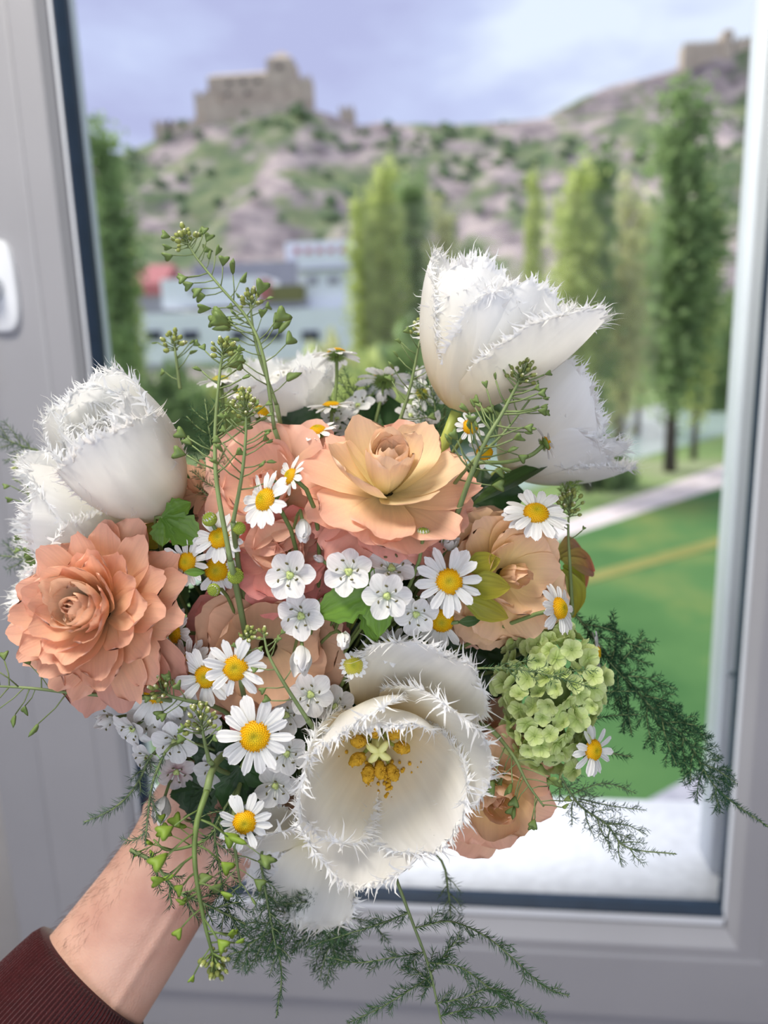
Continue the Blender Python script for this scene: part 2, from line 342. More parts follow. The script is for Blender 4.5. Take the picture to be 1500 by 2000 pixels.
mxc = N(nt_, 'ShaderNodeMix', data_type='RGBA'); L(mk.outputs[0], mxc.inputs[0]); L(rockc, mxc.inputs[6]); L(grc, mxc.inputs[7])
L(mxc.outputs[2], p_.inputs['Base Color'])
bm_ = N(nt_, 'ShaderNodeBump'); bm_.inputs['Strength'].default_value = .9; bm_.inputs['Distance'].default_value = 3; L(n1.outputs['Fac'], bm_.inputs['Height']); L(bm_.outputs['Normal'], p_.inputs['Normal'])
L(p_.outputs['BSDF'], out_.inputs['Surface'])
def hill(name, sky, Yc, Y0, back, label, seed, amp):
    pts = np.array([WY(x, y, Yc)[[0, 2]] for x, y in sky])
    xs = np.linspace(pts[0, 0], pts[-1, 0], 220); crest = np.interp(xs, pts[:, 0], pts[:, 1])
    ts = np.concatenate([np.linspace(0, 1, 90), 1+np.linspace(.03, .6, 14)]); V = []
    X, T = np.meshgrid(xs, ts); Yv = Y0 + (Yc-Y0)*T
    prof = np.where(T <= 1, (np.clip(T, 0, 1)**1.15*.8 + .2*np.clip(T, 0, 1)**3), 1-(T-1)*1.3)
    Z = GZ - 4 + (crest[None, :]-GZ+4)*prof
    env = np.clip(np.sin(np.clip(T, 0, 1)*math.pi), 0, 1)**.7
    ns = noise2(X, Yv, .03, 5, seed); rid = 1-np.abs(noise2(X, Yv*.7, .05, 4, seed+5))*1.6
    Z += env*amp*(ns*1.0 + rid*.6) + (T <= 1.0)*np.where(T < .98, 0, noise2(X, Yv, .2, 3, seed+9)*.5)
    mb = MB(); mb.add(np.stack([X, Yv, Z], -1).reshape(-1, 3), grid_faces(len(xs), len(ts)))
    o = mb.obj(name, M_ROCK); struct(o); tag(o, label); return X, Yv, Z
sky1 = [(-900, 640), (-300, 470), (60, 380), (230, 303), (300, 276), (330, 262), (390, 238), (420, 228), (600, 208), (640, 222), (690, 243), (760, 240), (850, 244), (960, 240), (1070, 232), (1250, 215), (1500, 208), (2100, 240), (3000, 500)]
H1 = hill('hill', sky1, 400, 165, 1, 'rocky pinkish hill with green scrub below the castle', 3, 9)
sky2 = [(700, 420), (900, 320), (1070, 226), (1130, 195), (1200, 166), (1300, 142), (1330, 128), (1400, 92), (1500, 60), (1900, 50), (2600, 200), (3400, 500)]
H2 = hill('hill.001', sky2, 520, 405, 1, 'farther grey hill rising to the right behind the poplars', 11, 5)
M_BUSH = simple('scrub_green', (132, 152, 112), .9, .1, noise=.35, nscale=1.5, transl=.1)
X, Yv, Z = H1; r_ = np.random.RandomState(5); mb = MB()
clus = [(int(r_.uniform(60, 88)), int(r_.uniform(50, 170))) for _ in range(26)]
for k in range(420):
    cj, ci = clus[r_.randint(len(clus))]; j = int(np.clip(cj + r_.randn()*4, 20, 89)); i = int(np.clip(ci + r_.randn()*5, 5, 210)); s_ = r_.uniform(1.2, 3.0)
    ball(mb, (X[j, i]+r_.randn(), Yv[j, i]+r_.randn(), Z[j, i]+s_*.4), s_, (0, 0, 1), .8, 7, 5, 0, .5)
o = mb.obj('hillside_shrubs', M_BUSH); tag(o, 'dark green shrubs scattered over the rocky hillside', 'shrubs', None, 'stuff')

# castle
M_STONE = ground_mat('old_castle_stone', [(.3, (178, 162, 146)), (.6, (206, 190, 170)), (.75, (220, 204, 184))], .15)
M_DARK = simple('dark_opening', (92, 82, 80), .9, .1)
def part_box(parent, name, x0, x1, y0, y1, Y, depth, mat, roof=None, merlon=0):
    a = WY(x0, y1, Y); b = WY(x1, y0, Y); mb = MB(); box(mb, (a[0], Y, a[2]), (b[0], Y+depth, b[2]))
    if merlon:
        w = (b[0]-a[0])/(2*merlon-1)
        for k in range(merlon): box(mb, (a[0]+2*k*w, Y, b[2]), (a[0]+(2*k+1)*w, Y+1, b[2]+1.4))
    if roof:
        mx = (a[0]+b[0])/2; my = Y+depth/2; zt = b[2]
        if roof == 'pyr': mb.add([(a[0], Y, zt), (b[0], Y, zt), (b[0], Y+depth, zt), (a[0], Y+depth, zt), (mx, my, zt+(b[0]-a[0])*.45)], [(0,1,4),(1,2,4),(2,3,4),(3,0,4)])
        if roof == 'gable': mb.add([(a[0], Y, zt), (b[0], Y, zt), (b[0], Y+depth, zt), (a[0], Y+depth, zt), (a[0], my, zt+4), (b[0], my, zt+4)], [(0,1,5,4),(2,3,4,5),(1,2,5),(3,0,4)])
    mb.v = [v - np.array(parent.location) for v in mb.v]
    return mb.obj(name, mat, parent, False)
cs = new_obj('castle', None); cs.location = tuple(WY(490, 225, 398)); tag(cs, 'ruined stone castle with a square tower on the hilltop', 'castle')
part_box(cs, 'outer_wall', 384, 425, 182, 262, 399, 14, M_STONE, merlon=3)
part_box(cs, 'hall', 412, 530, 143, 262, 401, 18, M_STONE, 'gable')
part_box(cs, 'lower_wall', 400, 600, 196, 272, 396, 10, M_STONE, merlon=9)
part_box(cs, 'tower', 526, 570, 112, 240, 400, 16, M_STONE, 'pyr')
part_box(cs, 'buttress', 568, 584, 160, 240, 399, 12, M_STONE)
part_box(cs, 'turret', 588, 607, 152, 240, 398, 8, M_STONE, merlon=3)
part_box(cs, 'curtain_wall', 330, 400, 236, 285, 397, 4, M_STONE, merlon=5)
part_box(cs, 'gate_turret', 304, 333, 240, 300, 397, 9, M_STONE, merlon=3)
for (x0, x1, y0, y1) in [(442, 452, 158, 166), (470, 480, 156, 164), (498, 508, 154, 162), (541, 551, 126, 136), (440, 449, 180, 188), (478, 487, 178, 186)]:
    part_box(cs, 'window', x0, x1, y0, y1, 395.7 if y0 > 175 else (400.7 if x0 < 530 else 399.7), .6, M_DARK)
ru = new_obj('ruined_tower', None); ru.location = tuple(WY(672, 235, 398)); tag(ru, 'small ruined stone tower on the ridge right of the castle', 'ruin')
part_box(ru, 'wall', 664, 690, 212, 262, 398, 8, M_STONE, merlon=3)
ru = new_obj('hilltop_fort', None); ru.location = tuple(WY(1400, 110, 518)); tag(ru, 'distant stone fort on the crest of the right hill', 'fort')
part_box(ru, 'square_tower', 1332, 1352, 86, 150, 516, 10, M_STONE, merlon=3)
part_box(ru, 'long_wall', 1350, 1412, 82, 140, 517, 6, M_STONE, merlon=7)
part_box(ru, 'high_tower', 1410, 1434, 58, 130, 516, 10, M_STONE, 'pyr')
part_box(ru, 'end_wall', 1434, 1500, 74, 130, 517, 6, M_STONE, merlon=6)

# white modern building
M_BW = simple('white_render', (244, 246, 250), .8, .2, noise=.05, nscale=.3)
M_BG = simple('grey_concrete', (170, 168, 178), .8, .2, noise=.1, nscale=.3)
M_WIN = simple('dark_window_glass', (38, 44, 56), .2, .5, noise=.3, nscale=.3)
M_RED = simple('red_panel', (196, 120, 120), .7, .2, noise=.2)
bd = new_obj('white_building', None); bd.location = tuple(WY(470, 700, 130)); tag(bd, 'white flat-roofed building with dark square windows across the river', 'building')
part_box(bd, 'ground_floor', 262, 700, 598, 712, 131, 14, M_BW)
part_box(bd, 'left_block', 318, 512, 538, 602, 133, 12, M_BW)
part_box(bd, 'right_block', 585, 700, 492, 602, 134, 12, M_BW)
part_box(bd, 'roof_garden', 520, 592, 556, 590, 132, 6, simple('olive_planting', (140, 136, 92), .9, .1, noise=.3))
part_box(bd, 'middle_wall', 505, 600, 582, 602, 132.5, 8, M_BG)
part_box(bd, 'red_awning', 506, 526, 546, 584, 131.8, 2, M_RED)
part_box(bd, 'balcony_band', 582, 700, 520, 530, 133.2, 1, M_BG)
for x0, x1 in [(285, 314), (356, 386), (452, 478), (508, 552), (590, 622)]:
    w_ = part_box(bd, 'window', x0, x1, 646, 665, 130.6, .5, M_WIN)
for x0, x1 in [(370, 400), (600, 620), (640, 662)]: part_box(bd, 'window', x0, x1, 560 if x0 < 500 else 540, 574 if x0 < 500 else 556, 132.6 if x0 < 500 else 133.6, .5, M_BG)
b2_ = new_obj('red_roofed_house', None); b2_.location = tuple(WY(285, 600, 150)); tag(b2_, 'low house with a faded red roof left of the white building', 'house')
part_box(b2_, 'wall', 244, 318, 575, 725, 150, 10, M_BG); part_box(b2_, 'roof', 240, 322, 552, 578, 149, 12, M_RED, 'gable')
b3_ = new_obj('grey_warehouse', None); b3_.location = tuple(WY(500, 560, 158)); tag(b3_, 'long pale grey building behind the white one at the hill foot', 'building')
part_box(b3_, 'wall', 380, 600, 508, 575, 158, 10, M_BG); part_box(b3_, 'upper_floor', 560, 690, 468, 540, 162, 10, M_BW)
for x0 in range(575, 680, 22): part_box(b3_, 'window', x0, x0+10, 484, 496, 161.6, .5, M_RED)

# poplars
M_TRUNK = simple('poplar_bark', (98, 90, 86), .9, .1, noise=.3, nscale=2)
M_LEAFS = [simple('poplar_leaves_fresh', (214, 224, 146), .6, .2, noise=.25, nscale=.8, transl=.6),
           simple('poplar_leaves_dark', (166, 190, 130), .6, .2, noise=.3, nscale=.8, transl=.6),
           simple('poplar_leaves_pale', (228, 228, 172), .6, .2, noise=.25, nscale=.8, transl=.6)]
def crown_mesh(H, R, n, seed, mat, low=.12, leaf=.30):
    r = np.random.RandomState(seed); nb = 70
    hb = (low + (1-low)*r.rand(nb)**1.1*.86)*H; az = r.rand(nb)*6.283; ln = (.24*(1-hb/H)+.10)*H*(.7+.6*r.rand(nb)); lean = .16+.22*r.rand(nb)
    k = r.randint(0, nb, n); s = r.rand(n)**.75
    rad = np.minimum(ln[k]*s*np.sin(lean[k]), R)*1.0; z = hb[k]+ln[k]*s*np.cos(lean[k])
    spread = .28+.5*R*.35*(1-s*.4)
    c = np.stack([rad*np.cos(az[k])+r.randn(n)*spread, rad*np.sin(az[k])+r.randn(n)*spread, np.minimum(z, H)+r.randn(n)*.4], -1)
    a = r.randn(n, 3); a /= np.linalg.norm(a, axis=1)[:, None]; b = np.cross(a, r.randn(n, 3)); b /= np.linalg.norm(b, axis=1)[:, None]
    sz = leaf*(.6+.8*r.rand(n))[:, None]
    V = np.stack([c-a*sz, c-b*sz*.6, c+a*sz, c+b*sz*.6], 1).reshape(-1, 3)
    mb = MB(); i4 = np.arange(n)*4; mb.add(V, list(zip(i4, i4+1, i4+2, i4+3))); return mb.mesh('crown', mat, False)
CR = [crown_mesh(24, 1.9, 3600, 1, M_LEAFS[0]), crown_mesh(24, 2.3, 5200, 2, M_LEAFS[1]), crown_mesh(24, 1.5, 2600, 3, M_LEAFS[2]), crown_mesh(24, 1.9, 3800, 4, M_LEAFS[1])]
mbt = MB(); tube(mbt, [(0,0,-.2),(.05,0,4),(.1,.1,10),(0,0,18),(0,0,22.5)], [.38,.3,.24,.12,.03], 9)
for k in range(16):
    a_ = k*2.4; h_ = 3.5+k*1.05; tube(mbt, [(0,0,h_),(math.cos(a_)*.7,math.sin(a_)*.7,h_+1.6),(math.cos(a_)*1.1,math.sin(a_)*1.1,h_+3.8)], [.1,.07,.02], 5)
TRK = mbt.mesh('trunk', M_TRUNK)
def poplar(px, top, Y, kind, label, wide=1.0):
    """stands on the valley floor at depth Y; its tip reaches the given height"""
    t = WY(px, top, Y); H = t[2]-GZ; o = new_obj('poplar_tree', None); o.location = (t[0]+0.0, Y, GZ); s = H/24
    o.scale = (s*wide, s*wide, s); o.rotation_euler.z = rnd.random()*6
    tag(o, label, 'tree', 'poplars along the river'); c = new_obj('crown', CR[kind], o); c['kind'] = 'stuff'; new_obj('trunk', TRK, o)
poplar(190, 235, 58, 3, 'poplar beside the left window rail', 1.0)
poplar(232, 470, 66, 0, 'short poplar left of the white building', .9)
poplar(708, 385, 74, 0, 'yellow-green poplar just right of the white building', .9)
poplar(742, 312, 76, 0, 'tall bright poplar behind the gap between the two tall tulips', 1.0)
poplar(800, 345, 80, 3, 'darker poplar right of the tall bright one', 1.0)
poplar(868, 388, 78, 2, 'pale yellowish thin poplar behind the upper right tulip', 1.0)
poplar(930, 470, 78, 1, 'low dark tree hidden behind the upper right tulip', 1.2)
poplar(1046, 332, 72, 0, 'slim poplar with a bright pointed tip', .55)
poplar(1122, 318, 42, 0, 'poplar between the slim one and the big dark ones', 1.0)
poplar(1165, 290, 44, 3, 'olive poplar right above the second tulip', .9)
poplar(1225, 345, 46, 2, 'pale sparse poplar left of the tallest one', 1.1)
poplar(1262, 400, 70, 0, 'fresh green poplar left of the tallest trunk', .9)
poplar(1345, 178, 51, 1, 'tallest dark poplar near the right window edge', 1.2)
poplar(1385, 350, 56, 0, 'bright poplar leaning against the tallest one', .8)
# low bushes by the river and across it
def bush(px, py, Y, s, label, mi):
    mb = MB(); r = np.random.RandomState(int(px)); n = 2600; d = r.randn(n, 3); d /= np.linalg.norm(d, axis=1)[:, None]; d *= (r.rand(n)**.35)[:, None]; d[:, 2] = np.abs(d[:, 2])*.9
    lob = 1+.25*np.sin(d[:, 0]*7+1)*np.cos(d[:, 1]*6); c = d*s*lob[:, None]
    a = r.randn(n, 3); a /= np.linalg.norm(a, axis=1)[:, None]; b = np.cross(a, r.randn(n, 3)); b /= np.linalg.norm(b, axis=1)[:, None]; z = (.16*s**.5)*(.6+.8*r.rand(n))[:, None]
    V = np.stack([c-a*z, c-b*z*.7, c+a*z, c+b*z*.7], 1).reshape(-1, 3); i4 = np.arange(n)*4; mb.add(V, list(zip(i4, i4+1, i4+2, i4+3)))
    o = new_obj('bush', None); q = WY(px, py, Y); o.location = (q[0], Y, GZ); o.scale = (1, 1, (q[2]-GZ)/s); tag(o, label, 'bush', 'bushes along the river')
    c = mb.obj('foliage', M_LEAFS[mi], o, False); c['kind'] = 'stuff'; mb = MB(); tube(mb, [(0,0,-.1),(.1,0,s*.4),(0,.1,s*.8)], [.12,.08,.02], 6); mb.obj('stem', M_TRUNK, o)
bush(1415, 575, 95, 5, 'round dark bush at the far right bank', 1); bush(640, 655, 100, 4.5, 'olive bush in front of the white building', 2)
bush(600, 690, 60, 4, 'low green bush behind the daisies', 0); bush(780, 640, 64, 5, 'green bush under the bright poplars', 1)
bush(480, 712, 70, 5, 'low hedge-like bush below the white building', 0); bush(1180, 860, 46, 1.6, 'dark bush right of the second tulip', 1); bush(720, 700, 50, 3.5, 'fresh green bush in front of the poplars', 0)
bush(330, 705, 66, 4.5, 'bush below the left end of the white building', 1); bush(950, 560, 75, 7, 'big dark bush behind the two right tulips', 1); bush(1090, 610, 80, 5, 'dark bush between poplar trunks', 1)
# ================================================================== BOUQUET
BIND = P(575, 1590, .418); DOWN = VD(.12, -.72, -.68)
_e1 = VD(-.85, -.45, 0.1); E1 = nrm(_e1 - DOWN*_e1.dot(DOWN)); E2 = np.cross(DOWN, E1)
M_STEM = simple('flower_stem_green', (122, 142, 84), .5, .3, noise=.25, nscale=60, transl=.08)
M_STEMY = simple('tulip_stem_pale_green', (172, 184, 92), .45, .3, noise=.15, nscale=40, transl=.15)
M_STEMD = simple('sprig_stem_green', (126, 144, 94), .5, .3, noise=.25, nscale=80)

def frame_at(loc, face, size=1.0, roll=0.0):
    z = nrm(face); x = VD(1, 0, 0); x = x - z*x.dot(z)
    if np.linalg.norm(x) < .2: x = VD(0, 1, 0); x = x - z*x.dot(z)
    x = nrm(x); y = np.cross(z, x); c, s = math.cos(roll), math.sin(roll); x, y = x*c+y*s, y*c-x*s
    return Matrix(((x[0]*size, y[0]*size, z[0]*size, loc[0]), (x[1]*size, y[1]*size, z[1]*size, loc[1]), (x[2]*size, y[2]*size, z[2]*size, loc[2]), (0, 0, 0, 1)))
def root(name, label, cat, loc, face, size=1.0, group=None, roll=0.0):
    o = new_obj(name, None); o.matrix_world = frame_at(loc, face, size, roll); o['M'] = [v for r in o.matrix_world for v in r]
    tag(o, label, cat, group); return o
def rootM(o): m = list(o['M']); return np.array(m).reshape(4, 4)
def world_child(mb, name, mat, o, smooth=True):
    Mi = np.linalg.inv(rootM(o)); mb.v = [v @ Mi[:3, :3].T + Mi[:3, 3] for v in mb.v]; return mb.obj(name, mat, o, smooth)

def petal(L, W, nu, nv, a0, a1, pw=1.0, cup=0.0, prof=((0, .3), (.6, 1), (1, .6)), tr=.3, ruf=0, rufk=3, jag=0, notch=0,
          wrap=0.0, r0=0.0, z0=0.0, crease=0, seed=0, side=0.0):
    r = np.random.RandomState(seed); a0, a1 = math.radians(a0), math.radians(a1)
    vf = np.linspace(0, 1, 101); al = a0+(a1-a0)*vf**pw; ds = L/100
    cx = r0+np.concatenate([[0], np.cumsum(np.cos(al[1:])*ds)]); cz = z0+np.concatenate([[0], np.cumsum(np.sin(al[1:])*ds)])
    px_, py_ = zip(*prof); ph = r.rand()*6.28; ph2 = r.rand()*6.28; jn = r.randn(nu)*jag
    V = []; UV = []
    for j in range(nv):
        v = j/(nv-1)
        for i in range(nu):
            s = 2*i/(nu-1)-1
            ve = v*(1-tr*s*s*v*v) + v**6*(jn[i]) - notch*v**8*math.exp(-(s/.3)**2) + side*s*v*v*.1
            ve = min(max(ve, 0), 1.06); k = min(ve, 1.0)*100
            a = np.interp(k, np.arange(101), al); X = np.interp(k, np.arange(101), cx); Z = np.interp(k, np.arange(101), cz)
            if ve > 1: X += (ve-1)*L*math.cos(a); Z += (ve-1)*L*math.sin(a)
            w = W/2*np.interp(v, px_, py_); y = s*w
            n = cup*w*s*s + ruf*L*v*v*(math.sin(s*rufk*1.6+ph)*.6+math.sin(s*rufk*3.1+ph2)*.4)*(.3+.7*abs(s)) - crease*w*math.exp(-(s/.12)**2)
            if v > .5: n += ruf*L*(v-.5)*math.sin(v*9+ph2)*.5
            x1 = X - math.sin(a)*n; z1 = Z + math.cos(a)*n
            if wrap > 0:
                R = max(x1, .02*L); phi = min(max(y/R, -1.45), 1.45); x2 = R*math.cos(phi); y2 = R*math.sin(phi)
                x1 = x1*(1-wrap)+x2*wrap; y = y*(1-wrap)+y2*wrap
            V.append((x1, y, z1)); UV.append((s*.5+.5, v))
    return np.array(V), grid_faces(nu, nv), np.array(UV)
def rotz(V, deg):
    c, s = math.cos(math.radians(deg)), math.sin(math.radians(deg)); V = np.array(V); return np.stack([V[:, 0]*c-V[:, 1]*s, V[:, 0]*s+V[:, 1]*c, V[:, 2]], -1)
def stem_to_bind(o, loc, face, r=.0011, mat=None, push=.035, seed=0, taper=1.0, name='stem', side=None):
    rr = np.random.RandomState(seed+91); off = (E1*rr.uniform(-1, 1)+E2*rr.uniform(-1, 1))*.008
    p3 = BIND+off; d = np.linalg.norm(p3-loc); p1 = loc-nrm(face)*min(push, d*.4); p2 = p3-DOWN*min(.07, d*.35)+E2*rr.uniform(-.01, .01)
    pts = np.vstack([bez(loc, p1, p2, p3, 14), [p3+DOWN*.03+off*.3, p3+DOWN*(.055+.02*rr.rand())+off*1.2]])
    mb = MB(); tube(mb, pts, np.linspace(r*taper, r, len(pts)), 6); return world_child(mb, name, mat or M_STEM, o)

# ---- daisies (feverfew / chamomile like)
M_RAY = petal_mat('white_ray_petal', [(0, (212, 216, 200)), (.25, (236, 238, 236)), (1, (250, 250, 250))], vein=(.10, 7), transl=.25, vary=.05)
M_DISC = petal_mat('yellow_daisy_disc', [(0, (172, 164, 30)), (.35, (214, 182, 14)), (.75, (240, 188, 8)), (1, (206, 150, 12))], vein=(0, 3), transl=.1, vary=.12, rough=.6)
M_DISCG = petal_mat('greenish_daisy_disc', [(0, (150, 158, 50)), (.5, (196, 190, 60)), (1, (190, 182, 96))], vein=(0, 3), transl=.1, vary=.1, rough=.6)
M_SEPAL = simple('green_sepals', (120, 146, 78), .6, .2, noise=.2, nscale=80)
rays = []
for k in range(6):
    V, f, uv = petal(.72, .27+.02*(k % 3), 7, 13, 6, -6-4*(k % 3), 1, .10, ((0, .42), (.25, .8), (.6, 1), (.82, .95), (.93, .76), (1, .42)), .10, ruf=.02, rufk=1.5, notch=.03*(k % 3), r0=.28, z0=.02, seed=k)
    V[:, 2] += .018*np.sin(uv[:, 0]*math.pi*4)
    rays.append((V, f, uv))
RAYM = []
for k, (V, f, uv) in enumerate(rays): mb = MB(); mb.add(V, f, uv); RAYM.append(mb.mesh('ray_petal', M_RAY))
def disc_mesh(mat, hgt=.17, n=190, R=.37, seed=0):
    mb = MB(); r = np.random.RandomState(seed); V = []; UV = []; nr = 9; ns = 28
    H = lambda q: hgt*(1-q**2.2) - .05*math.exp(-(q/.22)**2)
    for j in range(nr):
        q = j/(nr-1)
        for k in range(ns): t = 2*math.pi*k/ns; V.append((q*R*math.cos(t), q*R*math.sin(t), H(q))); UV.append((.5, q))
    mb.add(V, [x[::-1] for x in grid_faces(ns, nr, True)], UV)
    for i in range(n):
        q = math.sqrt((i+.5)/n); t = i*2.39996; rr_ = .013+.012*q
        c0 = (q*R*math.cos(t), q*R*math.sin(t), H(q)+.004); n0 = mb.n
        ball(mb, c0, rr_, (math.cos(t)*q*.6, math.sin(t)*q*.6, 1), 1.5, 5, 3); mb.uv[-1] = np.tile([.5, min(1, q*(.92+.16*r.rand()))], (mb.n-n0, 1))
    return mb.mesh('disc', mat)
DISC = [disc_mesh(M_DISC, .17, 190, .37, 1), disc_mesh(M_DISC, .24, 190, .38, 2)]; DISCG = disc_mesh(M_DISCG, .2, 120, .4, 3)
mb = MB()
tube(mb, [(0,0,.03),(0,0,-.03),(0,0,-.09),(0,0,-.13)], [.36,.33,.2,.07], 16)
for k in range(18):
    t = k*20; V, f, uv = petal(.36, .1, 3, 4, -55, 20, 1, .1, ((0,.8),(.5,1),(1,.2)), .1, r0=.12, z0=-.12); mb.add(rotz(V, t), f, uv)
SEP = mb.mesh('calyx', M_SEPAL)
def daisy(label, px, py, z, rpx, face=(0, 0, 1), n=14, disc=0, discs=1.0, skip=(), droop=0, seed=None, group='daisies in the bouquet', stem=True, side=None, short=1.0, bud=False):
    seed = seed if seed is not None else int(px*3+py); r = np.random.RandomState(seed); loc = P(px, py, z); fc = VD(*face); size = rpx*z/F
    o = root('daisy', label, 'daisy', loc, fc, size, group, roll=r.rand()*6)
    for k in range(n):
        a = 360*k/n
        if any(lo <= k < hi for lo, hi in skip): continue
        p = new_obj('ray_petal', RAYM[r.randint(6)], o); s = (1+r.randn()*.045)*short
        el = math.radians(droop + r.randn()*6)
        p.rotation_euler = (r.randn()*.14, -el, math.radians(a+r.randn()*3.5)); p.scale = (s, s*(1+.08*r.randn()), s); p.location = (0, 0, .012*(k % 2))
    d = new_obj('disc', DISC[disc] if disc < 2 else DISCG, o); d.scale = (discs,)*3
    new_obj('calyx', SEP, o)
    if stem: stem_to_bind(o, loc-fc*size*.12, fc, .0009, seed=seed)
    return o
D = daisy
D('largest daisy, lower left centre, below a slightly smaller daisy', 498, 1438, .300, 77, (0, .05, 1), 14, discs=1.08)
D('daisy with wide gaps between petals, above the largest one', 460, 1304, .302, 64, (-.02, .05, 1), 13, discs=1.08, skip=((3, 4),))
D('big daisy at the right of the small white six-petalled flowers', 877, 1136, .300, 68, (0, .1, 1), 14, discs=1.06)
D('lowest daisy, left of the open fringed tulip', 478, 1606, .304, 56, (.12, .05, 1), 13, disc=1, discs=1.1)
D('daisy under the green snowball cluster at the right', 1158, 1465, .320, 53, (.5, .1, .85), 13, disc=1, discs=1.05)
D('daisy seen half from the side, upper right against the lawn', 1047, 1003, .318, 66, (.02, .62, .78), 20, disc=1, discs=1.0, droop=-4)
D('tilted daisy facing left in front of the large coral flower', 519, 977, .298, 62, (-.62, .28, .72), 14, disc=1, discs=1.08)
D('small daisy behind the upright sprig, facing lower left', 428, 1051, .315, 52, (-.1, .25, .95), 15, disc=1, discs=1.08)
D('daisy left of the sprig with a leaf on its disc', 366, 1098, .318, 50, (-.25, .1, .95), 13, disc=1, discs=1.08)
D('shaded daisy missing half its petals above a round bud', 424, 1113, .326, 50, (0, -.05, 1), 14, disc=1, discs=1.25, skip=((0, 7),))
D('shaded daisy under the left peach flower, partly behind a sprig', 306, 1350, .330, 73, (.05, -.05, 1), 17, discs=.95)
D('daisy tucked under the big right daisy', 863, 1212, .315, 60, (-.1, -.2, 1), 13, disc=1, discs=1.05, skip=((3, 6),))
D('half-hidden daisy between left peach flower and brown-peach one', 344, 1236, .332, 56, (-.7, 0, .7), 14, disc=1)
D('daisy facing right above the green snowball cluster', 1092, 1189, .312, 54, (.72, .2, .65), 15, disc=1, discs=1.1)
D('small daisy turned left at the edge of the top peach flower', 568, 930, .300, 43, (-.72, .35, .6), 12, disc=1, discs=1.05)
D('daisy seen from below with green back, above the top peach flower', 750, 740, .385, 56, (.05, .82, -.42), 15, discs=1, droop=-10)
D('daisy seen edge-on standing highest over the left middle', 657, 690, .375, 50, (-.1, 1, -.16), 15, droop=-14)
D('flat edge-on daisy right behind the top peach flower', 648, 792, .365, 48, (0, .96, .2), 15, droop=-6)
D('small daisy below the upper right tulip with short petals', 918, 834, .318, 33, (.1, .2, .95), 11, disc=1, discs=1.25)
D('small daisy seen from the side on a curved stem, right', 1066, 866, .318, 36, (.75, .35, -.1), 8, disc=1, discs=1.05, stem=False)
_d = bpy.data.objects['daisy.019']; mb = MB(); tube(mb, smooth_path([P(1063, 868, .3185), P(1035, 890, .319), (P(985, 903, .318)), P(930, 905, .32), P(880, 930, .335)], 20), .0009, 6); world_child(mb, 'stem', M_STEM, _d)
D('daisy with petals behind the daisy above the largest one', 402, 1322, .314, 62, (-.1, -.05, 1), 14, discs=1)
D('shaded daisy peeking left of the middle left daisies', 368, 1296, .325, 52, (-.2, .1, .95), 14, disc=1)
D('small creamy daisy with very short petals above the open tulip', 690, 1300, .312, 38, (.15, .3, .95), 16, disc=2, discs=1.3, short=.75)
D('small daisy half hidden by the top edge of the open tulip', 765, 1262, .318, 42, (.1, .6, .8), 13, disc=2, discs=1.1)
D('daisy with bright yellow disc behind the upright left sprig', 508, 806, .352, 40, (.4, .75, .4), 12, disc=1, discs=1.3)
D('daisy disc peeking above the large coral flower', 620, 842, .345, 44, (-.1, .8, .4), 12, disc=1, discs=1.1)
D('blurred daisy at the back left beside the left tulip', 432, 742, .372, 46, (0, .9, .2), 14, disc=2, droop=-8)
D('daisy disc under the sprigs right of the top peach flower', 946, 884, .335, 38, (-.1, .4, .9), 10, disc=1, discs=1.15, skip=((0, 5),))
D('daisy at the right edge peeking from behind the snowball cluster', 1163, 1275, .348, 44, (.85, 0, .25), 13, disc=1)
D('tiny white daisy at the back left of the upper right tulip', 824, 770, .372, 36, (.1, .4, .9), 14, disc=2)
D('pale daisy at the back right of the blurred white tulip', 690, 840, .372, 42, (0, .7, .5), 16, disc=2)
D('back daisy left of the upright sprig with few petals', 470, 765, .362, 36, (-.3, .8, .3), 12, disc=2)
D('daisy low in the shade of the left white cluster', 262, 1345, .340, 44, (-.5, .1, .8), 12, disc=1)
D('daisy peeking out under the left tulips', 112, 1040, .350, 34, (-.6, -.1, .6), 12, disc=1, stem=True)
# daisy buds
mbb = MB(); ball(mbb, (0, 0, 0), 1, (0, 0, 1), .8, 14, 8)
for i in range(70):
    q = math.sqrt((i+.5)/70); t = i*2.39996; c0 = np.array([q*math.cos(t)*.95, q*math.sin(t)*.95, math.sqrt(max(.02, 1-q*q))*.8]); ball(mbb, c0, .1, c0, 1.4, 5, 3)
M_BUDG = simple('green_bud', (168, 178, 72), .6, .2, noise=.35, nscale=700, col2=(120, 146, 60))
BUDM = mbb.mesh('bud_head', M_BUDG)
mbb = MB()
for k in range(12): V, f, uv = petal(1.0, .38, 3, 5, 78, 112, 1, .3, ((0, .8), (.5, 1), (1, .5)), .2, r0=.8, z0=-.1); mbb.add(rotz(V, k*30), f, uv)
BUDP = mbb.mesh('petal_tips', M_RAY)
def bud(label, px, py, z, rpx, face, tips=False, stem=True):
    fc = VD(*face); loc = P(px, py, z); o = root('daisy_bud', label, 'flower bud', loc, fc, rpx*z/F, 'daisy buds'); new_obj('bud_head', BUDM, o)
    if tips: new_obj('petal_tips', BUDP, o)
    if stem: stem_to_bind(o, loc-fc*rpx*z/F*.6, fc, .0008, seed=int(px))
bud('round yellow-green bud beside the shaded daisy disc', 460, 1125, .306, 16, (.2, .1, 1))
bud('smaller round green bud with white ring below the shaded daisy', 418, 1152, .306, 13, (-.1, -.1, 1), True)
bud('green bud just right of the small daisy behind the sprig', 467, 1032, .306, 13, (.3, .3, .9))
bud('upright bud with short white petal tips left of the big right daisy', 826, 1044, .298, 15, (0, .95, .3), True)
bud('white closed bud cluster head above the small left daisy', 410, 1015, .312, 15, (-.3, .7, .6), True)

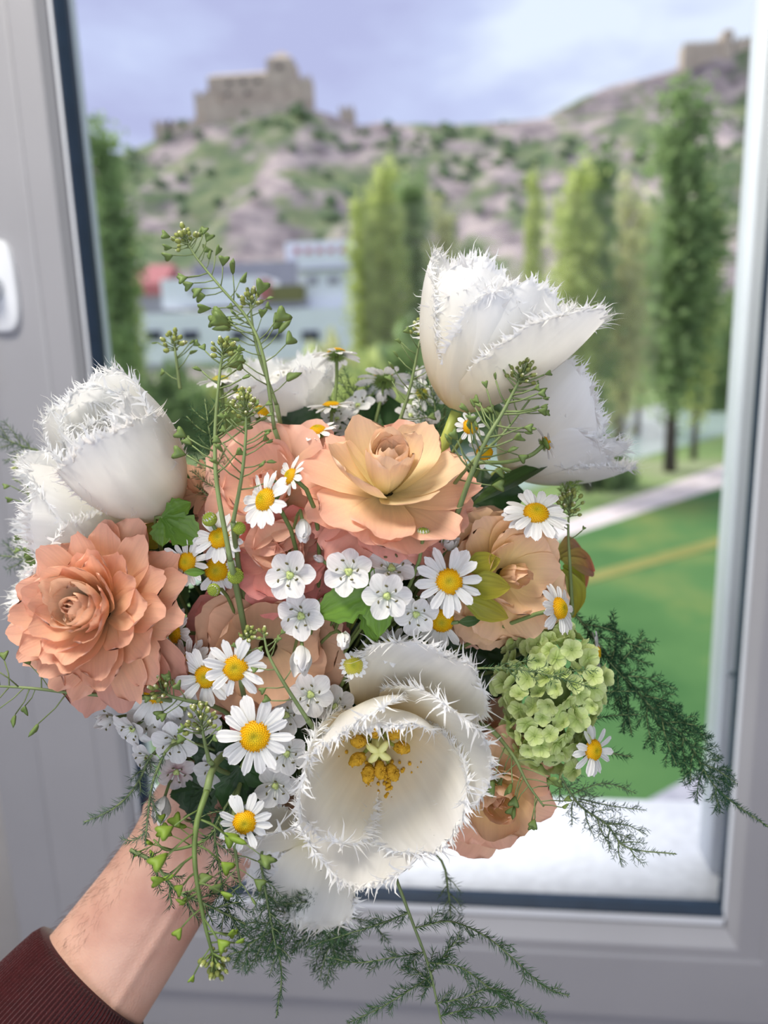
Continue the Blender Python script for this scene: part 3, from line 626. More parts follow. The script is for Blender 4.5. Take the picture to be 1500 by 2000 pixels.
# ---- small white six-petalled flowers
M_ALL = petal_mat('white_star_petal', [(0, (214, 224, 200)), (.25, (238, 240, 238)), (1, (250, 249, 250))], vein=(.09, 9), transl=.33, vary=.05)
M_ALLP = petal_mat('blush_star_petal', [(0, (190, 130, 140)), (.5, (226, 214, 214)), (1, (236, 230, 232))], vein=(.12, 9), transl=.33, vary=.05)
M_OVARY = simple('pale_green_ovary', (188, 204, 130), .4, .4, noise=.1); M_ANTH = simple('olive_anther', (112, 108, 74), .8, .1, noise=.3)
M_FIL = simple('white_filament', (240, 242, 238), .4, .3, noise=.03, transl=.2)
APM = []
for k in range(4):
    V, f, uv = petal(1.0, .80, 8, 9, 28, 6-5*k, 1, .22, ((0, .25), (.25, .72), (.6, 1), (.85, .95), (1, .68)), .14, ruf=.025, crease=.05, r0=.04, seed=k+40); mb = MB(); mb.add(V, f, uv); APM.append(mb.mesh('petal', M_ALL))
APC = []
for k in range(2):
    V, f, uv = petal(1.35, .9, 8, 10, 40, 128-10*k, .8, .3, ((0, .3), (.3, .85), (.6, 1), (.85, .8), (1, .4)), .2, ruf=.04, r0=.04, wrap=.35, seed=k+50); mb = MB(); mb.add(V, f, uv); APC.append(mb.mesh('petal', M_ALL))
mb = MB(); ball(mb, (0, 0, .1), .15, (0, 0, 1), 1, 10, 6)
for k in range(3): t = k*2.094; ball(mb, (math.cos(t)*.08, math.sin(t)*.08, .13), .1, (0, 0, 1), 1.1, 8, 5)
tube(mb, [(0, 0, .2), (0, 0, .36)], [.025, .015], 5); OVM = mb.mesh('ovary', M_OVARY)
mb = MB()
for k in range(6):
    t = k*1.047+.5; p1 = np.array([math.cos(t)*.14, math.sin(t)*.14, .05]); p2 = np.array([math.cos(t)*.42, math.sin(t)*.42, .36+.06*(k % 2)])
    tube(mb, [p1, (p1+p2)/2+[0, 0, .04], p2], [.05, .035, .015], 5)
    ball(mb, p2+[0, 0, .02], .045, (math.cos(t+1), math.sin(t+1), .3), 1.9, 6, 4, 1)
STM = mb.mesh('stamens', [M_FIL, M_ANTH])
def star(label, px, py, z, rpx, face=(0, 0, 1), closed=0, group='small white six-petalled flowers', pink=False, n=6, roll=None):
    r = np.random.RandomState(int(px*2+py)); fc = VD(*face); loc = P(px, py, z); rpx = rpx*(1.75 if closed == 1 else 1); o = root('white_star_flower', label, 'flower', loc, fc, rpx*z/F, group, roll=r.rand()*6 if roll is None else roll)
    for k in range(n):
        me = (APC if closed else APM)[r.randint(2 if closed else 4)]; p = new_obj('petal', me, o); p.rotation_euler = (r.randn()*.08, -r.randn()*.12+(.25 if closed == 2 else 0), k*2*math.pi/n+r.randn()*.07)
        s = (.74 if closed else 1)*(1+r.randn()*.04); p.scale = (s, s, s); p.location = (0, 0, .03*(k % 2))
        if pink: p.material_slots[0].link = 'OBJECT'; p.material_slots[0].material = M_ALLP
    if closed != 1: new_obj('ovary', OVM, o); new_obj('stamens', STM, o)
    stem_to_bind(o, loc, fc, .0007, seed=int(px+py)); return o
A = star
A('white six-petalled flower left of the lobed green leaf, topmost left of the group', 568, 1124, .302, 51, (-.2, .15, 1))
A('white six-petalled flower directly above the lobed green leaf', 682, 1118, .302, 50, (-.15, .3, .95))
A('white six-petalled flower facing up, right above the lobed leaf', 764, 1112, .306, 50, (.1, .5, .85))
A('flat open white flower with dark anthers, right of the lobed leaf', 756, 1164, .296, 48, (0, .05, 1))
A('white flower facing left below the leftmost open one', 590, 1202, .306, 50, (-.25, -.05, 1))
A('white flower tucked left of the lower right daisy', 812, 1198, .306, 44, (.1, -.25, 1))
A('cupped white flower above the big right daisy', 872, 1072, .318, 42, (.2, .6, .75), 2)
A('white flower hidden behind the upward-facing one', 790, 1078, .322, 40, (.2, .6, .8))
A('white flower behind left petals of the big right daisy', 822, 1095, .316, 42, (-.3, .5, .8))
A('drooping white blossom hanging at the foot of the top peach flower', 590, 1014, .304, 34, (.1, -.75, .6), 1)
A('closed white blossom over the brown-peach flower', 590, 1262, .302, 38, (.1, -.6, .75), 1)
A('closed white blossom below the lobed green leaf', 668, 1240, .303, 33, (.2, -.2, .95), 1)
A('shaded white flower left of the open tulip rim', 607, 1356, .322, 46, (0, .1, 1))
A('small white bud left of the flower above the lobed leaf', 632, 1096, .308, 17, (-.5, .3, .6), 1)
A('second shaded white flower behind the thin curved stem', 655, 1380, .330, 42, (.1, .2, 1))
A('white flower behind the daisy over the coral-brown petals', 560, 1395, .332, 44, (-.1, 0, 1))
A('shaded white flower right under the largest daisy', 560, 1470, .328, 44, (.1, -.1, 1))
A('greyish white flower between largest daisy and tulip', 538, 1532, .332, 44, (.1, -.3, 1))
gs = 'white flowers in the shade at the lower left'
A('leftmost drooping white flower under the left peach flower', 222, 1402, .332, 42, (-.7, -.1, .7), 2, gs)
A('white flower hanging just right of the leftmost drooping one', 262, 1420, .330, 42, (-.4, -.5, .8), 0, gs)
A('shaded white flower with dark anthers left of the small sprig', 342, 1448, .326, 44, (0, -.1, 1), 0, gs)
A('shaded white flower below the half-covered daisy', 300, 1402, .336, 46, (-.2, .1, 1), 0, gs)
A('white flower low by the hanging fern, left', 292, 1478, .332, 42, (-.5, -.3, .8), 0, gs)
A('white flower above the small sprig in the shade', 360, 1380, .336, 44, (0, 0, 1), 0, gs)
A('blush white flower resting on the wrist', 322, 1556, .334, 36, (.1, -.5, .85), 1, gs)
A('pink-based blossom tucked beside the hand', 345, 1506, .344, 38, (.2, -.2, .9), 0, gs, True)
A('white flower deep behind the largest daisy', 420, 1500, .345, 40, (0, 0, 1), 0, gs)
A('white flower between the small sprig and the largest daisy', 400, 1400, .338, 40, (.1, .1, 1), 0, gs)
gb = 'blurred white blossoms at the back'
for i_, (x_, y_, z_) in enumerate([(600, 800, .385), (700, 795, .38), (742, 790, .385), (800, 815, .375), (845, 830, .365), (560, 745, .40), (815, 745, .39), (660, 822, .37), (1020, 1075, .35), (870, 780, .38)]):
    A('small white blossom at the back of the bouquet behind the peach flowers', x_, y_, z_, 34, (rnd.uniform(-.4, .4), .6, .6), 0 if i_ % 2 else 2, gb)

# ---- peach ranunculus-like flowers
def rmat(name, a, b, c, tr=.32): return petal_mat(name, [(0, a), (.45, b), (.95, c)], vein=(.05, 12), transl=tr, vary=.13, rough=.5)
M_R1a = rmat('cream_peach_petal', (236, 222, 160), (250, 232, 184), (250, 214, 182)); M_R1b = rmat('peach_coral_petal', (248, 228, 170), (252, 218, 178), (250, 194, 172))
M_R1c = rmat('coral_pink_petal', (250, 212, 176), (250, 200, 176), (248, 182, 168))
M_R2a = rmat('pale_apricot_petal', (252, 232, 184), (255, 236, 202), (252, 212, 184)); M_R2b = rmat('apricot_petal', (254, 218, 168), (254, 214, 172), (249, 194, 168))
M_R2c = rmat('dusky_coral_petal', (244, 200, 168), (240, 190, 164), (234, 176, 158))
M_R3 = rmat('salmon_petal', (254, 228, 184), (252, 216, 186), (250, 200, 180)); M_R4 = rmat('deep_coral_petal', (252, 206, 166), (250, 186, 166), (246, 160, 152))
M_R6 = rmat('light_apricot_petal', (255, 232, 160), (255, 230, 172), (253, 212, 178)); M_R5 = rmat('brown_peach_petal', (240, 208, 166), (234, 196, 162), (238, 192, 162))
M_HEART = simple('dark_flower_heart', (52, 44, 22), .8, .1, noise=.4, nscale=100)
PR = ((0, .28), (.2, .6), (.5, .92), (.72, 1), (.85, .98), (.93, .91), (.975, .79), (1, .60))
def rosette(label, px, py, z, face, R, rings_, heart=None, nu=9, nv=15, seed=1, roll=0, group='peach and coral double flowers'):
    """rings_: (count, length, width, a0, a1, power, cup, wrap, material, ruffle, base height, sector)"""
    r = np.random.RandomState(seed); fc = VD(*face); loc = P(px, py, z); o = root('double_peach_flower', label, 'flower', loc, fc, R, group, roll); g = 0
    for ring in rings_:
        (n, L, W, a0, a1, pw, cup, wrap, mat, ruf, z0) = ring[:11]; sec = ring[11] if len(ring) > 11 else None
        off = r.rand()*360
        for k in range(n):
            ang = off+360*k/n+r.randn()*5 if sec is None else sec[0]+(sec[1]-sec[0])*(k+.5)/n+r.randn()*5
            l_ = L*(1+r.randn()*.05)
            V, f, uv = petal(l_, W*(1+r.randn()*.07), nu, nv, a0+r.randn()*4, a1+r.randn()*7, pw, cup*(1+.4*r.randn()), PR, .12, ruf=ruf, rufk=2+2*r.rand(), jag=.014, wrap=wrap, r0=.03, z0=z0+.012*(k % 3), seed=r.randint(9999), side=r.randn()*.5)
            mb = MB(); mb.add(rotz(V, ang), f, uv); p = mb.obj('petal', mat, o)
    mb = MB(); ball(mb, (0, 0, heart or .05), .14, (0, 0, 1), .9, 10, 6, 0, .2); mb.obj('flower_heart', M_HEART, o)
    stem_to_bind(o, loc+fc*R*rings_[-1][10], fc, .0016, push=.05, seed=seed); return o
# top flower: closed creamy heart, then flat petals, coral skirt
rosette('largest peach flower at the top centre with a closed creamy heart', 752, 975, .322, (.10, .74, .66), .031, [
    (5, .62, .44, 62, 112, 1, .30, .55, M_R1a, .01, .14), (7, .78, .58, 50, 108, .9, .30, .6, M_R1a, .012, .12), (6, .92, .62, 42, 92, .8, .3, .5, M_R1a, .012, .10),
    (6, 1.10, .74, 24, 62, 1, .28, .2, M_R1a, .02, .08), (8, 1.22, .82, 14, 22, 1, .14, 0, M_R1b, .03, .05), (9, 1.16, .84, 4, 2, 1, .08, 0, M_R1b, .035, .0),
    (10, 1.10, .86, -6, -22, 1, .05, 0, M_R1c, .04, -.07), (10, 1.02, .84, -18, -40, 1, .05, 0, M_R1c, .045, -.14), (9, .92, .8, -30, -56, 1, .05, 0, M_R1c, .045, -.2)], seed=12)
# left flower: many narrow rounded petals, tight heart
rr = []
rosette('round many-petalled peach flower at the left below the tulips', 208, 1196, .318, (-.16, .22, .96), .0335, [
    (6, .42, .40, 78, 140, 1, .4, .5, M_R2a, .015, .22), (8, .60, .46, 72, 128, 1, .4, .5, M_R2a, .015, .18), (10, .74, .48, 64, 112, 1, .4, .4, M_R2a, .02, .14),
    (11, .84, .46, 54, 92, 1, .38, .3, M_R2a, .02, .10), (12, .92, .46, 44, 70, 1, .34, .2, M_R2b, .02, .06), (13, 1.0, .48, 33, 48, 1, .3, 0, M_R2b, .02, .02),
    (13, 1.06, .5, 22, 28, 1, .26, 0, M_R2b, .02, -.03), (13, 1.12, .54, 10, 6, 1, .2, 0, M_R2b, .025, -.08), (5, 1.22, .62, -4, -14, 1, .15, 0, M_R2c, .03, -.12, (235, 330))], nu=9, nv=15, seed=5)
rosette('large salmon flower half hidden behind the tilted daisy and sprigs', 545, 975, .345, (-.25, .35, .9), .034, [
    (6, .6, .6, 70, 110, 1, .3, .4, M_R3, .02, .1), (7, .85, .9, 45, 62, 1, .3, .2, M_R3, .02, .05), (8, 1.02, 1.0, 28, 30, 1, .2, 0, M_R3, .03, 0), (9, 1.12, 1.05, 12, 5, 1, .12, 0, M_R3, .035, -.06), (9, 1.1, 1.0, -6, -22, 1, .1, 0, M_R3, .035, -.12)], seed=21)
rosette('deep coral red flower below the large salmon one', 552, 1080, .335, (.0, .25, .95), .0225, [
    (5, .6, .6, 70, 115, 1, .3, .4, M_R3, .02, .1), (6, .85, .9, 45, 70, 1, .3, .2, M_R3, .02, .05), (8, 1.0, 1.0, 28, 25, 1, .2, 0, M_R4, .04, 0), (9, 1.1, 1.0, 8, -4, 1, .12, 0, M_R4, .045, -.1), (9, 1.15, 1.0, -14, -30, 1, .1, 0, M_R4, .045, -.2)], seed=22)
rosette('shaded brown-peach flower with a dark centre behind the closed blossoms', 524, 1262, .345, (.1, .05, 1), .033, [
    (7, .95, .95, 34, 44, 1, .25, .1, M_R5, .03, .05), (8, 1.05, 1.05, 20, 18, 1, .18, 0, M_R5, .035, 0), (9, 1.1, 1.05, 4, -8, 1, .1, 0, M_R4, .04, -.08)], heart=.1, seed=23)
rosette('light apricot flower at the right facing away to the right', 970, 1122, .335, (.38, .06, .85), .0275, [
    (5, .7, .6, 66, 105, 1, .3, .4, M_R6, .02, .1), (7, .95, .85, 42, 50, 1, .28, .2, M_R6, .03, .05), (8, 1.08, .95, 24, 20, 1, .15, 0, M_R6, .04, 0), (9, 1.15, 1.0, 8, -6, 1, .1, 0, M_R6, .045, -.06),
    (8, 1.2, 1.0, -8, -24, 1, .08, 0, M_R6, .04, -.12), (6, 1.25, .9, -22, -40, 1, .08, 0, M_R3, .04, -.16)], seed=24)
rosette('apricot flower at the lower right beside the open tulip', 962, 1530, .342, (-.02, -.12, 1), .0215, [
    (4, .95, 1.1, 62, 122, 1, .3, .6, M_R6, .02, .05), (5, 1.15, 1.15, 50, 104, 1, .3, .5, M_R6, .02, .02), (5, 1.28, 1.15, 38, 76, 1, .25, .2, M_R6, .03, -.03), (7, 1.35, 1.05, 16, 22, 1, .14, 0, M_R2b, .04, -.08), (2, 1.95, 1.25, 4, -16, 1, .15, 0, M_R2b, .03, -.08, (226, 262))], seed=25)
rosette('small pinkish coral flower peeking above the lower right apricot one', 958, 1432, .374, (.1, .2, .9), .0155, [
    (5, .9, .9, 50, 80, 1, .3, .2, M_R3, .02, .05), (7, 1.1, 1.0, 20, 15, 1, .2, 0, M_R3, .03, 0)], seed=26)
rosette('dusky pink shaded flower behind the left tulip stem', 345, 990, .372, (-.1, .3, .9), .02, [
    (5, .9, .9, 50, 80, 1, .3, .2, M_R2c, .02, .05), (7, 1.1, 1.0, 20, 10, 1, .2, 0, M_R2c, .03, 0)], seed=27)
rosette('dried brownish double flower between left tulip and sprigs', 395, 960, .350, (0, .4, .9), .0125, [
    (8, .8, .35, 50, 80, 1, .3, .2, M_R5, .05, .05), (12, 1.1, .35, 20, 10, 1, .2, 0, M_R5, .06, 0)], seed=28)

# ---- fringed tulips
M_TUL = petal_mat('white_tulip_petal', [(0, (234, 228, 176)), (.22, (246, 240, 220)), (.6, (250, 249, 243)), (1, (250, 251, 252))], vein=(.022, 16), transl=.42, vary=.03, rough=.35, spec=.35)
M_TULY = petal_mat('warm_white_tulip_petal', [(0, (236, 216, 140)), (.25, (248, 232, 196)), (.6, (251, 248, 236)), (1, (250, 251, 252))], vein=(.04, 16), transl=.38, vary=.03, rough=.4, spec=.3)
PT = ((0, .34), (.15, .66), (.4, .95), (.6, 1.0), (.8, .97), (.92, .84), (1, .66))
def fringe(mb, V, nu, nv, n, ln, wd, seed, v0=.35, out=1.0, mid=0):
    r = np.random.RandomState(seed); G = V.reshape(nv, nu, 3); j0 = int(v0*(nv-1)); B = []; I = []
    for j in range(j0, nv-1): B.append(G[j, 0]); I.append(G[j, 1])
    for i in range(nu): B.append(G[nv-1, i]); I.append(G[nv-2, min(max(i, 1), nu-2)])
    for j in range(nv-2, j0-1, -1): B.append(G[j, -1]); I.append(G[j, -2])
    B = np.array(B); I = np.array(I); seg = np.concatenate([[0], np.cumsum(np.linalg.norm(np.diff(B, axis=0), axis=1))]); tot = seg[-1]
    T = np.gradient(B, axis=0); vv = []; ff = []; uu = []; c = 0
    for k in range(n):
        s = r.rand()*tot; fade = min(1, s/(tot*.12)+.25, (tot-s)/(tot*.12)+.25)
        b = np.array([np.interp(s, seg, B[:, a]) for a in range(3)]); i_ = np.array([np.interp(s, seg, I[:, a]) for a in range(3)]); t = nrm([np.interp(s, seg, T[:, a]) for a in range(3)])
        d = nrm(b-i_); nn = nrm(np.cross(d, t)); l = ln*fade*(.45+1.1*r.rand()**1.5); w = wd*(.6+.8*r.rand())
        d1 = nrm(d*out + t*r.randn()*.5 + nn*r.randn()*.6); d2 = nrm(d1 + t*r.randn()*.9+nn*r.randn()*.9)
        b = b-d*l*.25*(1+r.rand())
        wv = t*w
        p = [b-wv, b+wv, b+d1*l*.5-wv*.6, b+d1*l*.5+wv*.6, b+d1*l*.85+d2*l*.1-wv*.3, b+d1*l*.85+d2*l*.1+wv*.3, b+d1*l*.9+d2*l*.45]
        vv += p; uu += [(.5, 1)]*7; ff += [(c, c+1, c+3, c+2), (c+2, c+3, c+5, c+4), (c+4, c+5, c+6)]; c += 7
    mb.add(vv, ff, uu)
def tulip(label, px, py, z, face, petals_, mat=None, stemr=.0028, push=.06, seed=0, roll=0, scale=1.0, stem=True, fr=210):
    fc = VD(*face); loc = P(px, py, z); o = root('fringed_tulip', label, 'tulip', loc, fc, scale, 'white fringed tulips', roll)
    for k, q in enumerate(petals_):
        ang, L, W, a0, a1, pw = q[:6]; kw = q[6] if len(q) > 6 else {}
        k2 = dict(cup=.12, wrap=.75, ruf=.022, rufk=2.2, r0=.004, crease=.03); ln = kw.get('ln', .0054); k2.update({a: b for a, b in kw.items() if a != 'ln'})
        V, f, uv = petal(L, W, 21, 30, a0, a1, pw, prof=PT, tr=.13, jag=.010, seed=seed*17+k, **k2)
        mb = MB(); mb.add(V, f, uv); fringe(mb, V, 21, 30, fr, ln, .00068, seed*7+k); fringe(mb, V, 21, 30, fr//2, ln*.65, .0009, seed*9+k+3)
        mb.v = [rotz(v, ang) for v in mb.v]; mb.obj('petal', mat or M_TUL, o)
    if stem: stem_to_bind(o, loc-fc*.001, fc, stemr, M_STEMY, push, seed)
    return o
cl = dict(cup=.1, wrap=.85)
tulip('tall fringed white tulip at the upper right, seen from the side', 893, 800, .330, (.30, .93, .18), [
    (30, .070, .058, 8, 78, .42, cl), (150, .070, .058, 0, 92, .40, cl), (268, .056, .062, 6, 88, .40, cl), (332, .071, .062, 18, 68, .5, cl), (90, .074, .060, 10, 80, .42, cl), (215, .062, .060, 0, 95, .38, cl), (300, .064, .054, 2, 92, .40, dict(cup=.1, wrap=.8, ruf=.05)), (240, .066, .050, -2, 98, .40, dict(cup=.1, wrap=.8, ruf=.05)), (350, .064, .050, 6, 86, .42, dict(cup=.1, wrap=.8, ruf=.05))], seed=1)
tulip('fringed white tulip behind and below the tall right one', 985, 915, .372, (.72, .62, .12), [
    (0, .062, .056, 8, 72, .45, cl), (120, .060, .054, 4, 86, .40, cl), (240, .064, .056, 10, 74, .42, cl), (300, .050, .056, 14, 70, .5, cl), (60, .060, .056, 16, 76, .5, cl), (330, .058, .046, 6, 84, .42, cl), (270, .056, .046, 4, 88, .42, cl), (180, .062, .056, 10, 90, .4, cl)], seed=2)
tulip('large closed fringed white tulip at the left', 322, 990, .350, (-.24, .56, .80), [
    (0, .072, .060, 2, 112, .42, cl), (120, .070, .060, 2, 112, .42, cl), (240, .068, .060, 2, 116, .42, cl), (300, .076, .064, 6, 106, .44, cl), (60, .074, .064, 6, 106, .44, cl), (180, .070, .064, 4, 108, .44, cl), (30, .060, .046, 0, 124, .45, cl), (150, .060, .046, 0, 124, .45, cl), (270, .058, .046, 0, 124, .45, cl)], seed=3, scale=1.02)
tulip('wide open fringed white tulip low at the far left', 268, 1035, .368, (-.86, .06, .5), [
    (0, .058, .058, 12, 92, .45, cl), (120, .062, .060, 18, 78, .5, cl), (240, .066, .060, 18, 70, .5, cl), (300, .060, .058, 18, 80, .5, cl), (60, .060, .058, 18, 88, .5, cl), (180, .066, .058, 16, 64, .5, cl)], seed=4)
tulip('blurred fringed white tulip behind the tall left sprig', 565, 862, .405, (-.1, .85, .3), [
    (k*60, .050, .050, 14, 74, .45, cl) for k in range(6)], seed=6, fr=80)
op = dict(cup=.10, wrap=.62, ruf=.03)
T5 = tulip('wide open fringed white tulip in the centre showing golden stamens', 737, 1425, .343, (.03, -.15, .98), [
    (255, .066, .064, 22, 74, .55, op), (320, .060, .058, 22, 76, .55, op), (200, .062, .060, 24, 84, .55, dict(cup=.1, wrap=.6, ruf=.035)), (20, .068, .062, 20, 70, .5, op),
    (130, .058, .058, 30, 100, .9, dict(cup=.05, wrap=.5, ruf=.04)), (60, .067, .060, 22, 48, .6, dict(cup=.05, wrap=.4, ruf=.05)), (92, .050, .058, 34, 100, .9, dict(cup=.05, wrap=.5, ruf=.04))], M_TULY, seed=5, fr=230)
tulip('broad white tulip with its outer petal spread left below the daisy', 640, 1640, .352, (-.42, -.42, .75), [
    (180, .044, .050, 20, 30, .7, dict(cup=.1, wrap=.2, ruf=.04)), (225, .042, .050, 20, 30, .7, dict(cup=.1, wrap=.2, ruf=.04)), (270, .036, .046, 30, 50, .7, dict(cup=.1, wrap=.3, ruf=.04)), (140, .040, .046, 30, 60, .7, dict(cup=.1, wrap=.3, ruf=.04))], seed=8, fr=130)
# golden stamens and pale pistil of the open tulip
M_POL = simple('golden_pollen_anther', (214, 166, 52), .9, .1, noise=.3, nscale=500, bump=.8, bscale=900); M_PIS = simple('pale_yellow_pistil', (226, 226, 150), .4, .4, noise=.05)
for k, a_ in enumerate([100, 50, 10, 302, 275, 245, 200, 150]):
    t = math.radians(a_); mb = MB(); rr_ = [.0085, .0098, .0092, .0102, .0075, .0098, .0086, .0088][k]
    e = np.array([math.cos(t)*rr_, math.sin(t)*rr_, .021]); m0 = MB(); tube(m0, [(math.cos(t)*.003, math.sin(t)*.003, .003), e*.55+[0, 0, .004], e], [.0009, .0009, .0006], 6)
    ax_ = np.array([math.cos(t)*.8, math.sin(t)*.8, .5])
    ball(mb, e+ax_*.001, .0026, ax_, 1.5, 11, 9, 1, .35)
    for q in range(46): d_ = rng.randn(3); d_ /= np.linalg.norm(d_); ball(mb, e+ax_*.001+d_*[.0025, .0025, .003], .00045, d_, 1, 4, 3, 1)
    st_ = m0.obj('stamen', M_STEMY, T5); mb.obj('anther', [M_STEMY, M_POL], st_)
mb = MB(); tube(mb, [(0, 0, .002), (0, 0, .014), (0, 0, .021)], [.003, .0028, .0024], 10)
for k in range(4):
    t = math.radians(48+90*k + (8 if k % 2 else 0)); p0 = np.array([0, 0, .0215]); p1 = p0+np.array([math.cos(t)*.003, math.sin(t)*.003, .001]); p2 = p0+np.array([math.cos(t)*.0062, math.sin(t)*.0062, -.0005])
    tube(mb, [p0, p0*.5+p1*.5, p1, p1*.4+p2*.6, p2], [.0012, .0015, .0017, .0014, .0004], 8)
mb.obj('pistil', M_PIS, T5)
mb = MB(); r_ = np.random.RandomState(3)
for k in range(220):
    if k < 170: a_ = math.radians(r_.choice([258, 282])+r_.randn()*2.2); v_ = .012+.028*r_.rand()
    else: a_ = math.radians(r_.uniform(180, 340)); v_ = .01+.02*r_.rand()
    vl = v_/.07; al_ = math.radians(22+52*min(1, vl)**.55*.8); ball(mb, (math.cos(a_)*(.004+v_*.93*math.cos(al_*.75)), math.sin(a_)*(.004+v_*.93*math.cos(al_*.75)), v_*math.sin(al_*.72)+.003), .0006+.0006*r_.rand(), (0, 0, 1), 1, 5, 3)
o = mb.obj('pollen_specks', M_POL, T5); o['kind'] = 'stuff'

# ---- green snowball cluster
M_VIB = petal_mat('lime_floret', [(0, (176, 200, 110)), (.4, (212, 230, 150)), (1, (226, 240, 176))], vein=(.08, 5), transl=.3, vary=.14)
VM = []
for k in range(4):
    mb = MB()
    for q in range(5): V, f, uv = petal(1, 1.06, 6, 6, 50-20*k, -10+14*k, 1, .25, ((0, .3), (.3, .8), (.65, 1), (1, .7)), .15, ruf=.05, seed=k*5+q, r0=.03); mb.add(rotz(V, q*72+k*9), f, uv)
    ball(mb, (0, 0, .06), .1, (0, 0, 1), .8, 6, 4); VM.append(mb.mesh('floret', M_VIB))
vc = P(1074, 1356, .333); o = root('green_snowball_cluster', 'lime green snowball flower cluster at the right of the bouquet', 'flower', vc, VD(.1, .2, 1), 1.0)
MI = rootM(o)[:3, :3].T; ayd = VD(.12, 1, 0); axd = VD(1, -.12, 0); azd = VD(0, 0, 1); r_ = np.random.RandomState(8); nfl = 190
for i in range(nfl):
    yy = 1-2*(i+.5)/nfl; rr_ = math.sqrt(1-yy*yy); t = i*2.39996; d_ = np.array([rr_*math.cos(t), yy, rr_*math.sin(t)])
    if d_[2] < -.45: continue
    w_ = axd*d_[0]*.0195*(1+.12*math.sin(yy*5)) + ayd*d_[1]*.0300 + azd*d_[2]*.0185; w_ = w_*(1+r_.randn()*.085)
    nd = nrm(axd*d_[0]/.0195+ayd*d_[1]/.03+azd*d_[2]/.0185); nd = nrm(nd+r_.randn(3)*.55)
    fl = new_obj('floret', VM[r_.randint(4)], o); Mw = frame_at(vc+w_, nd, .0047*(.8+.4*r_.rand()), r_.rand()*6); fl.matrix_local = Matrix(np.linalg.inv(rootM(o)).tolist()) @ Mw
mb = MB()
for i in range(60): d_ = r_.randn(3); d_ /= np.linalg.norm(d_); tube(mb, [vc, vc+(axd*d_[0]*.018+ayd*d_[1]*.028+azd*d_[2]*.017)], [.0009, .0006], 4)
ball(mb, vc, .009, ayd, 1.8, 12, 8); world_child(mb, 'flower_stalks', M_STEMD, o)
stem_to_bind(o, vc-ayd*.01, VD(0, .6, .3), .0018, seed=77)

# ---- leaves
def leaf_mat(name, c0, c1, tr=.3): return petal_mat(name, [(0, c0), (1, c1)], vein=(.16, 9), transl=tr, vary=.12, rough=.42, spec=.35)
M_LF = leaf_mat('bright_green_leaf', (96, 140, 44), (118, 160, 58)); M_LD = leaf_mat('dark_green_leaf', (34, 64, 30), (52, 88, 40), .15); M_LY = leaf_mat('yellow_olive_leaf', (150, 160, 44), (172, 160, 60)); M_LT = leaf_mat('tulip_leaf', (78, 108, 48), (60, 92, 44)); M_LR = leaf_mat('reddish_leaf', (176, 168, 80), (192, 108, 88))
PL = ((0, .12), (.2, .6), (.42, 1), (.7, .8), (.9, .38), (1, .08))
def lobed(n, spread, L, W, seed, curl=-14):
    mb = MB(); r = np.random.RandomState(seed)
    for k in range(n):
        a = (k/(n-1)-.5)*spread*1.15; l = L*(1-.28*abs(k/(n-1)-.5)*2)*(1+.06*r.randn())
        V, f, uv = petal(l, W*l/L, 11, 30, 4, curl, 1, .12, ((0, .2), (.18, .4), (.34, .9), (.41, .74), (.56, 1.05), (.64, .8), (.76, .78), (.83, .58), (.92, .42), (1, .12)), .05, ruf=.03, seed=seed+k, crease=.09, jag=.02); V[:, 2] += .004*L*k; mb.add(rotz(V, a+r.randn()*4), f, uv)
    return mb
def leaf(label, px, py, z, face, angdeg, Lpx, mat, kind='lobed', Wr=.6, stem=True, group=None, n=3, cat='leaf', curl=-16):
    fc = VD(*face); loc = P(px, py, z); o = root('lobed_leaf' if kind == 'lobed' else 'leaf', label, cat, loc, fc, Lpx*z/F, group)
    if kind == 'lobed': mb = lobed(n, 110, 1, Wr, int(px), curl); mb.v = [rotz(v, angdeg) for v in mb.v]; mb.obj('blade', mat, o)
    else:
        V, f, uv = petal(1, Wr, 9, 16, 5, curl, 1, .18, PL, .02, ruf=.02, seed=int(px), crease=.1); mb = MB(); mb.add(rotz(V, angdeg), f, uv); mb.obj('blade', mat, o)
    if stem: stem_to_bind(o, loc, nrm(fc+VD(math.cos(math.radians(angdeg)), math.sin(math.radians(angdeg)), 0)*1.2), .0008, seed=int(px+py), name='stalk')
    return o
leaf('bright lobed leaf below the small white flowers in the middle', 738, 1148, .302, (0, .1, 1), 208, 132, M_LF, Wr=.62, n=3)
leaf('second lobe-edged leaf hanging right of the bright one', 712, 1172, .306, (.1, 0, 1), 285, 88, M_LF, Wr=.55, n=3)
leaf('fresh green lobed leaf under the left tulip', 318, 1010, .318, (.1, .2, 1), -30, 92, M_LF, Wr=.8, n=3)
leaf('pointed olive leaf right of the big right daisy, topmost', 905, 1112, .308, (.1, .3, .9), 18, 82, M_LY, 'o', .62)
leaf('pointed yellow-green leaf right of the big right daisy, middle', 905, 1140, .305, (.1, .1, .95), -4, 98, M_LY, 'o', .6)
leaf('pointed yellow-green leaf right of the big right daisy, lowest', 905, 1170, .307, (0, -.1, .95), -24, 100, M_LY, 'o', .5)
leaf('small dark bud leaf behind the lower right daisy', 895, 1215, .312, (0, 0, 1), 5, 45, M_LT, 'o', .5)
leaf('long dark green tulip leaf pointing right below the rear right tulip', 925, 985, .345, (-.25, .75, .5), 27, 205, M_LT, 'o', .28, curl=-4)
leaf('broad yellow-green leaf under the left tulips', 262, 1066, .338, (.1, .1, 1), 30, 80, M_LY, 'o', .7)
leaf('dark lobed leaf under the largest daisy', 470, 1500, .330, (0, .1, 1), 250, 80, M_LD, Wr=.8)
leaf('tiny green leaf lying on the left daisy disc', 400, 1118, .308, (.2, 0, 1), 178, 40, M_LF, 'o', .45, stem=False)
